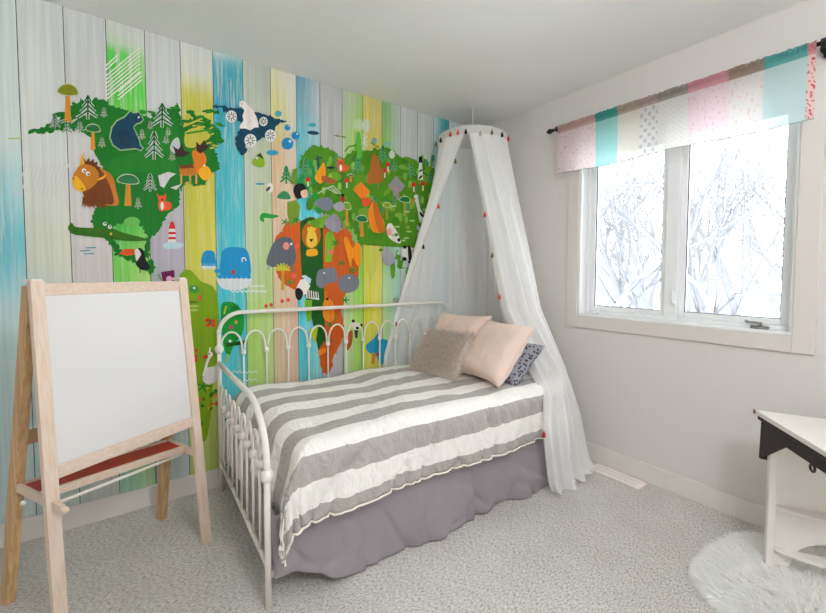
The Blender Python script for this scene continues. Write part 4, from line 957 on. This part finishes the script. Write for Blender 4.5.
# ------------------------------------------------------------------ easel
def easel():
    root = empty('easel', (-2.5, -.5, 0))
    tag(root, 'pale pine children\'s easel with a whiteboard and a red tray', 'easel')
    O = Vector((-2.5, -.5, 0))
    FR, RR_, FL, RL = Vector((-2.184, -.51, 0)), Vector((-2.335, -.17, 0)), Vector((-2.655, -.79, 0)), Vector((-2.835, -.441, 0))
    TL = Vector((-2.706, -.645, 1.195)); TR = Vector((-2.252, -.365, 1.195))
    e = (TR-TL).normalized()
    nb_ = Vector((e.y, -e.x, 0)).normalized()      # towards the viewer
    def bm(name, p0, p1, w, d, side, mt, parent=root, bev=.002):
        o = MB().beam(Vector(p0)-O, Vector(p1)-O, w, d, side); return o.build(name, mt, parent, bevel=bev)
    bm('leg', FL, TL+nb_*.012, .039, .022, e, M['pine']); bm('leg', FR, TR+nb_*.012, .039, .022, e, M['pine'])
    bm('leg', RL, TL-nb_*.02+Vector((0, 0, -.02)), .03, .042, e, M['pine_dark']); bm('leg', RR_, TR-nb_*.02+Vector((0, 0, -.02)), .03, .042, e, M['pine_dark'])
    def on(F, T, z): return F+(T+nb_*.012-F)*(z/1.195)
    def onr(F, T, z): return F+(T-nb_*.02-F)*(z/1.175)
    # board rails, board
    zt, zb = 1.165, .553
    bm('board_rail', on(FL, TL, zt), on(FR, TR, zt), .016, .042, nb_, M['pine_x']); bm('board_rail', on(FL, TL, zb), on(FR, TR, zb), .016, .045, nb_, M['pine_x'])
    a, b_, c, d = on(FL, TL, zb+.01), on(FR, TR, zb+.01), on(FR, TR, zt-.01), on(FL, TL, zt-.01)
    off = nb_*.002
    mb = MB(); mb.v = [tuple(q-O+off) for q in (a, b_, c, d)]+[tuple(q-O-nb_*.004) for q in (a, b_, c, d)]
    mb.f = [(0, 1, 2, 3), (7, 6, 5, 4), (0, 4, 5, 1), (1, 5, 6, 2), (2, 6, 7, 3), (3, 7, 4, 0)]; mb.m = [0]*6
    mb.build('whiteboard', M['whiteboard'], root)
    # rear panel top + rear crossbar
    bm('rear_rail', onr(RL, TL, 1.13), onr(RR_, TR, 1.13), .014, .04, nb_, M['pine_dark']); bm('rear_rail', onr(RL, TL, .62), onr(RR_, TR, .62), .014, .05, nb_, M['pine_dark'])
    # side stretchers carry the tray
    zl, zr_ = .450, .400
    fl, fr, rl, r2 = on(FL, TL, zl), on(FR, TR, zr_), onr(RL, TL, zl), onr(RR_, TR, zr_)
    sl = bm('side_stretcher', fl+nb_*.06, rl, .03, .014, (0, 0, 1), M['pine_x']); sr = bm('side_stretcher', fr, r2, .03, .014, (0, 0, 1), M['pine_x'])
    def lerp(a, b_, t): return a+(b_-a)*t
    t0, t1 = .42, .93
    A, B, C, D = lerp(fl, rl, t0), lerp(fr, r2, t0), lerp(fr, r2, t1), lerp(fl, rl, t1)
    mb = MB(); mb.v = [tuple(q-O+Vector((0, 0, .0))) for q in (A, B, C, D)]+[tuple(q-O+Vector((0, 0, .006))) for q in (A, B, C, D)]
    mb.f = [(3, 2, 1, 0), (4, 5, 6, 7), (0, 1, 5, 4), (1, 2, 6, 5), (2, 3, 7, 6), (3, 0, 4, 7)]; mb.m = [0]*6
    mb.build('tray', M['red'], root)
    bm('tray_rim', A, B, .03, .012, (0, 0, 1), M['pine_x']); bm('tray_rim', D, C, .03, .012, (0, 0, 1), M['pine_x'])
    # paper roll dowel and knobs
    dl, dr = lerp(fl, rl, .22), lerp(fr, r2, .38)
    o = MB().tube([dl-O-Vector((0, 0, .024)), dr-O-Vector((0, 0, .018))], .006, 10).build('dowel', M['metal_white'], root, smooth=True)
    mb = MB(); mb.ball(fl-O+nb_*.07, .013, 12); mb.build('knob', M['pine'], root, smooth=True)
    mb = MB(); mb.ball(fl-O-e*.03+Vector((0, 0, .005))-nb_*.10, .008, 10); mb.build('bolt', M['metal_white'], root, smooth=True)
    for T in (TL, TR):
        mb = MB(); mb.beam(T-O-nb_*.03+Vector((0, 0, .0)), T-O+nb_*.02, .03, .012, e); mb.build('hinge', M['metal_white'], root, bevel=.001)
easel()

# ------------------------------------------------------------------ curtain rod and valance
rod = empty('curtain_rod', (-.09, -1.5, 2.195))
tag(rod, 'dark bronze curtain rod with round finials above the window', 'curtain rod')
MB().tube([(0, -.640, 0), (0, .70, 0)], .009, 12).build('rod', M['rod'], rod, smooth=True)
def finial(y, s, k):
    b = MB(); b.tube([(0, y, 0), (0, y+s*.012, 0), (0, y+s*.016, 0), (0, y+s*.02, 0), (0, y+s*.03, 0), (0, y+s*.045, 0), (0, y+s*.058, 0)], [.013*k, .013*k, .008*k, .017*k, .022*k, .017*k, .004*k], 16)
    b.build('finial', M['rod'], rod, smooth=True)
finial(.69, 1, .85); finial(-.640, -1, 1.2)
for y in (.66, -.628):
    b = MB(); b.beam((0, y, 0), (.075, y, 0), .012, .012, (0, 0, 1)); b.box(.07, .088, y-.011, y+.011, -.035, .035); b.tube([(0, y-.008, 0), (0, y+.008, 0)], .018, 14); b.tube([(.06, y, 0), (.088, y, 0)], .022, 14)
    b.build('bracket', M['rod'], rod, bevel=.001)

def valance():
    NU, NV = 300, 56; ya, yb = -.85, -2.108
    # seams measured along the window wall
    seams = [-.845, -1.115, -1.255, -1.385, -1.475, -1.625, -1.80, -1.935, -2.082, -2.2]
    cols = [(236, 222, 224), (160, 214, 212), (226, 222, 212), (226, 225, 224), (230, 229, 226), (236, 216, 222), (230, 226, 224), (200, 226, 226), (240, 206, 204)]
    def fn(a, bb):
        y = ya+(yb-ya)*a; z = 2.213-.325*bb
        hd = 1-smoothstep(bb/.16)
        x = -.09-.012*math.sin(PI*min(1, bb/.12)) if bb < .12 else -.092
        x += .006*math.sin(y*38+.5*math.sin(y*11))*smoothstep((bb-.1)/.6)+.003*noise.noise(Vector((y*20, bb*4, 0)))
        x += .0035*math.sin(y*260+2*math.sin(y*37))*hd
        z += .0022*math.sin(y*150+3*math.sin(y*43))*hd - .006*math.sin(y*9)*bb
        x -= .004
        if a > .985: x += 0
        return (x, y, z)
    mb = MB(); mb.quadgrid(fn, NU, NV)
    o = mb.build('valance', sheer('valance_voile', (220, 220, 220), .07, attr='cloth', transl=.5), smooth=True, fix=False)
    me = o.data; ca = me.color_attributes.new('cloth', 'FLOAT_COLOR', 'POINT'); data = []
    rr = random.Random(5)
    for i in range(NU+1):
        for j in range(NV+1):
            y = ya+(yb-ya)*i/NU; bb = j/NV
            k = max(q for q in range(9) if y <= seams[q]+1e-6)
            cc = list(cols[k]); z = bb*.325
            pn = 0
            if k == 3: pn = 1 if (math.sin(y*150)*math.sin(z*110) > .35) else 0
            if k == 4: pn = .6 if abs(math.sin(y*120+z*120))*abs(math.sin(y*120-z*120)) > .6 else 0
            if k in (0, 5, 6): pn = .9 if noise.noise(Vector((y*90, z*60, k))) > .38 else 0
            if k == 8: pn = 1.6 if noise.noise(Vector((y*120, z*90, k))) > .25 else 0
            tgt = {3: (196, 192, 190), 4: (212, 211, 207), 0: (222, 176, 184), 5: (226, 182, 196), 6: (228, 196, 196), 8: (212, 70, 96)}.get(k, cc)
            t = min(1, pn); cc = [cc[q]*(1-t)+tgt[q]*t for q in range(3)]
            if bb < .17:
                hdc = {0: (206, 160, 156), 1: (40, 150, 142), 2: (170, 152, 134), 3: (176, 150, 142), 4: (140, 136, 126), 5: (214, 136, 148), 6: (140, 120, 100), 7: (60, 160, 156), 8: (224, 140, 140)}[k]  # header deeper, patches below paled: window backlight painted into the cloth colours
                t = .75; cc = [cc[q]*(1-t)+hdc[q]*t for q in range(3)]
            data.extend((*lin(cc), 1))
    ca.data.foreach_set('color', data)
    hem = [fn(i/NU, 1) for i in range(NU+1)]
    MB().tube(hem, .0022, 6).build('hem', mat('hem_thread', (150, 168, 164), .9), o, smooth=True)
    tag(o, 'sheer patchwork valance in pink, teal and cream on the rod above the window', 'valance')
valance()

# ------------------------------------------------------------------ fur rug
RUG = [(-.17, -1.99), (-.36, -1.93), (-.50, -1.925), (-.62, -1.94), (-.695, -2.0), (-.72, -2.08), (-.70, -2.25), (-.66, -2.45), (-.55, -2.65), (-.3, -2.7), (-.12, -2.5), (-.06, -2.2)]
def rug():
    pts = catmull(RUG, 8)
    mb = MB(); mb.prism(pts, lambda u, v, w: (u, v, .003+w), .012)
    o = mb.build('fur_rug', M['fur_white'], bevel=.004)
    rng = random.Random(11)
    xs = [p[0] for p in pts]; ys = [p[1] for p in pts]; bx = (min(xs), max(xs), min(ys), max(ys)); cx, cy = -.42, -2.3
    def inside(x, y):
        r = False; j = len(pts)-1
        for i in range(len(pts)):
            if (pts[i][1] > y) != (pts[j][1] > y) and x < (pts[j][0]-pts[i][0])*(y-pts[i][1])/(pts[j][1]-pts[i][1])+pts[i][0]: r = not r
            j = i
        return r
    spots = []
    while len(spots) < 15000:
        x, y = rng.uniform(*bx[:2]), rng.uniform(*bx[2:])
        if inside(x, y): spots.append(((x, y, .014), ((x-cx)*1.6+.4*noise.noise(Vector((x*14, y*14, 0))), (y-cy)*1.6+.4*noise.noise(Vector((x*14, y*14, 9))), .42)))
    for i in range(len(pts)):
        p, q = pts[i], pts[(i+1) % len(pts)]
        for k in range(50):
            t = rng.random(); x, y = p[0]+(q[0]-p[0])*t, p[1]+(q[1]-p[1])*t; d = Vector((x-cx, y-cy, 0)).normalized(); spots.append(((x, y, .012), (d.x, d.y, .35)))
    f = MB(); fur(f, spots, 20000, .070, .0026, rng, .7, .20, True)
    ff = f.build('fur_pile', M['fur_white'], o, fix=False); ff['kind'] = 'stuff'
    tag(o, 'shaggy white fur rug on the carpet under the white desk', 'rug')
rug()

# ------------------------------------------------------------------ desk
def desk():
    root = empty('desk', (-.355, -2.08, 0))
    tag(root, 'small worn white desk with black iron bracket by the window wall', 'desk')
    O = Vector((-.355, -2.08, 0))
    e1 = Vector((.47, -.883, 0)).normalized(); e2 = Vector((-e1.y*-1, 0, 0)); e2 = Vector((-.883, -.47, 0)).normalized()   # e2 points to the viewer's side
    def F(u, v, w): return O*0+e1*u+Vector((0, 0, v))+e2*w
    z0 = .02
    # side panel with arched foot
    poly = [(0, z0), (.0, .60), (.40, .60), (.40, z0), (.36, z0)]
    for i in range(13): a = PI*i/12; poly.append((.21+.13*math.cos(a), z0+.06+.085*math.sin(a)) )
    poly.append((.055, z0))
    MB().prism(poly, lambda u, v, w: F(u, v, w-.016), .016).build('side_panel', M['desk_white'], root, bevel=.002)
    MB().box(-.013, .013, -.02, .012, z0, .63, T=Matrix((e1, e2, Vector((0, 0, 1)))).transposed()).build('leg', M['desk_white'], root, bevel=.003)
    MB().box(.39, .416, -.02, .012, z0, .63, T=Matrix((e1, e2, Vector((0, 0, 1)))).transposed()).build('leg', M['desk_white'], root, bevel=.003)
    for zz in (.275, .10):
        def sh(zz):
            pl_ = [(.012, 0)]+[(.012+.38*i/16, .014+.05*math.sin(PI*i/16)**.8) for i in range(17)]+[(.392, 0)]
            return MB().prism(pl_, lambda u, v, w: F(u, zz+w, v), .014).build('shelf', M['desk_white'], root, bevel=.003)
        sh(zz)
    # top
    C = Vector((-.322, -2.007, 0))-O; f1 = Vector((.40, -.915, 0)); f2 = Vector((-.775, -.632, 0))
    tp = [(0, 0), (.52, 0), (.52, .50), (0, .50)]
    to = MB().prism(tp, lambda u, v, w: C+f1*u+f2*v+Vector((0, 0, .632+w)), .02).build('desktop', M['desk_white'], root, bevel=.003)
    b = MB(); b.box(-.003, .008, -.002, .006, .634, .650); bo = b.build('chipped_corner', M['brown'], to); bo.location = C
    # black iron bracket
    g = MB()
    def FF(u, v, w): return C+f1*(.010+w)+f2*(u-.012)+Vector((0, 0, v))
    g.prism([(.030, .455), (.046, .455), (.052, .60), (.036, .612)], FF, .022)
    g.prism([(.046, .462), (.20, .572), (.48, .572), (.48, .612), (.05, .612)], FF, .009)
    g.prism([(.01, .612), (.48, .612), (.48, .631), (.01, .631)], FF, .03)
    g.build('iron_bracket', M['iron'], root, bevel=.002)
    r = MB(); cc = C+f1*.014+f2*.335+Vector((0, 0, .560))
    r.tube([cc+f2*(.012*math.cos(2*PI*i/16))+Vector((0, 0, .012*math.sin(2*PI*i/16))) for i in range(17)], .004, 8, caps=False); r.build('ring', M['iron'], root, smooth=True)
desk()

# ------------------------------------------------------------------ outside
GZ = -2.9
g = MB(); g.box(.25, 90, -40, 60, GZ-.2, GZ); go = g.build('snowy_ground', M['snow']); struct(go)
def house(x, y, w, d, h, label, rz=0, rh=1.2):
    r = empty('house', (x, y, GZ), rz)
    MB().box(0, d, -w/2, w/2, 0, h).build('walls', M['siding'], r)
    b = MB(); b.prism([(-.4, h), (d/2, h+rh), (d+.4, h)], lambda u, v, ww: (u, -w/2-.4+ww, v), w+.8); b.build('roof', M['snow'], r)
    for k in range(int(w/2.6)):
        yy = -w/2+1.2+k*2.5
        f = MB().box(-.06, 0, yy-.5, yy+.5, h-1.9, h-.7).build('window', M['siding'], r, bevel=.01)
        MB().box(-.075, -.062, yy-.42, yy-.03, h-1.82, h-.78).box(-.075, -.062, yy+.03, yy+.42, h-1.82, h-.78).build('pane', M['house_glass'], f)
    MB().box(-.45, -.36, -w/2-.4, w/2+.4, h-.1, h+.02).build('gutter', M['house_glass'], r)
    tag(r, label, 'house'); return r
house(22, 9.5, 9, 8, 3.9, 'snow roofed white house seen through the left window pane')
house(20, 1.0, 5, 7, 3.3, 'snow roofed white house low in the right window pane')
def bare_tree(x, y, h, seed, label, trunks=1, mt=None, spread=.5):
    rg = random.Random(seed); b = MB(); root = empty('bare_tree', (x, y, GZ))
    tw = MB()
    def grow(p, d, L_, r, lv, mbx):
        n = 4; pts = [p]; q = p.copy(); dd = d.copy()
        for i in range(n):
            dd = (dd+Vector((rg.gauss(0, .09), rg.gauss(0, .09), rg.gauss(.02, .05)))).normalized(); q = q+dd*(L_/n); pts.append(q.copy())
        mbx.tube(pts, [r*(1-.45*i/n) for i in range(n+1)], 5 if lv < 3 else 3, caps=False)
        if lv >= 6: return
        for k in range(rg.choice((2, 3, 3)) if lv < 5 else 2):
            ax = Vector((rg.gauss(0, 1), rg.gauss(0, 1), rg.gauss(0, .4))).normalized()
            nd = (dd+ax*rg.uniform(.35, .75)*(spread/.5)+Vector((0, 0, .10))).normalized()
            base_ = pts[rg.choice((2, 3, 4, 4))]
            grow(base_, nd, L_*rg.uniform(.62, .82), r*.58, lv+1, b if lv < 2 else tw)
    for t in range(trunks):
        a = 2*PI*t/max(1, trunks)+rg.random(); tilt = .0 if trunks == 1 else .28
        grow(Vector((0, 0, 0)), Vector((tilt*math.cos(a), tilt*math.sin(a), 1)).normalized(), h*.3, h*.017, 0, b)
    b.build('trunk', M['bark'], root); tw.build('twigs', M['bark'], root)
    tag(root, label, 'tree')
bare_tree(9.0, 4.2, 9.5, 4, 'bare snowy tree seen through the left window pane', 2)
bare_tree(10.5, 2.9, 10.5, 9, 'tall bare tree with forked trunk left in the right window pane', 3)
bare_tree(10.0, 1.3, 10, 21, 'bare tree spreading in the middle of the right window pane', 2)
bare_tree(17, .6, 13, 33, 'distant bare tree at the right side of the right window pane', 2)
bare_tree(17, 6.2, 13, 41, 'distant bare tree behind the middle of the window', 2)
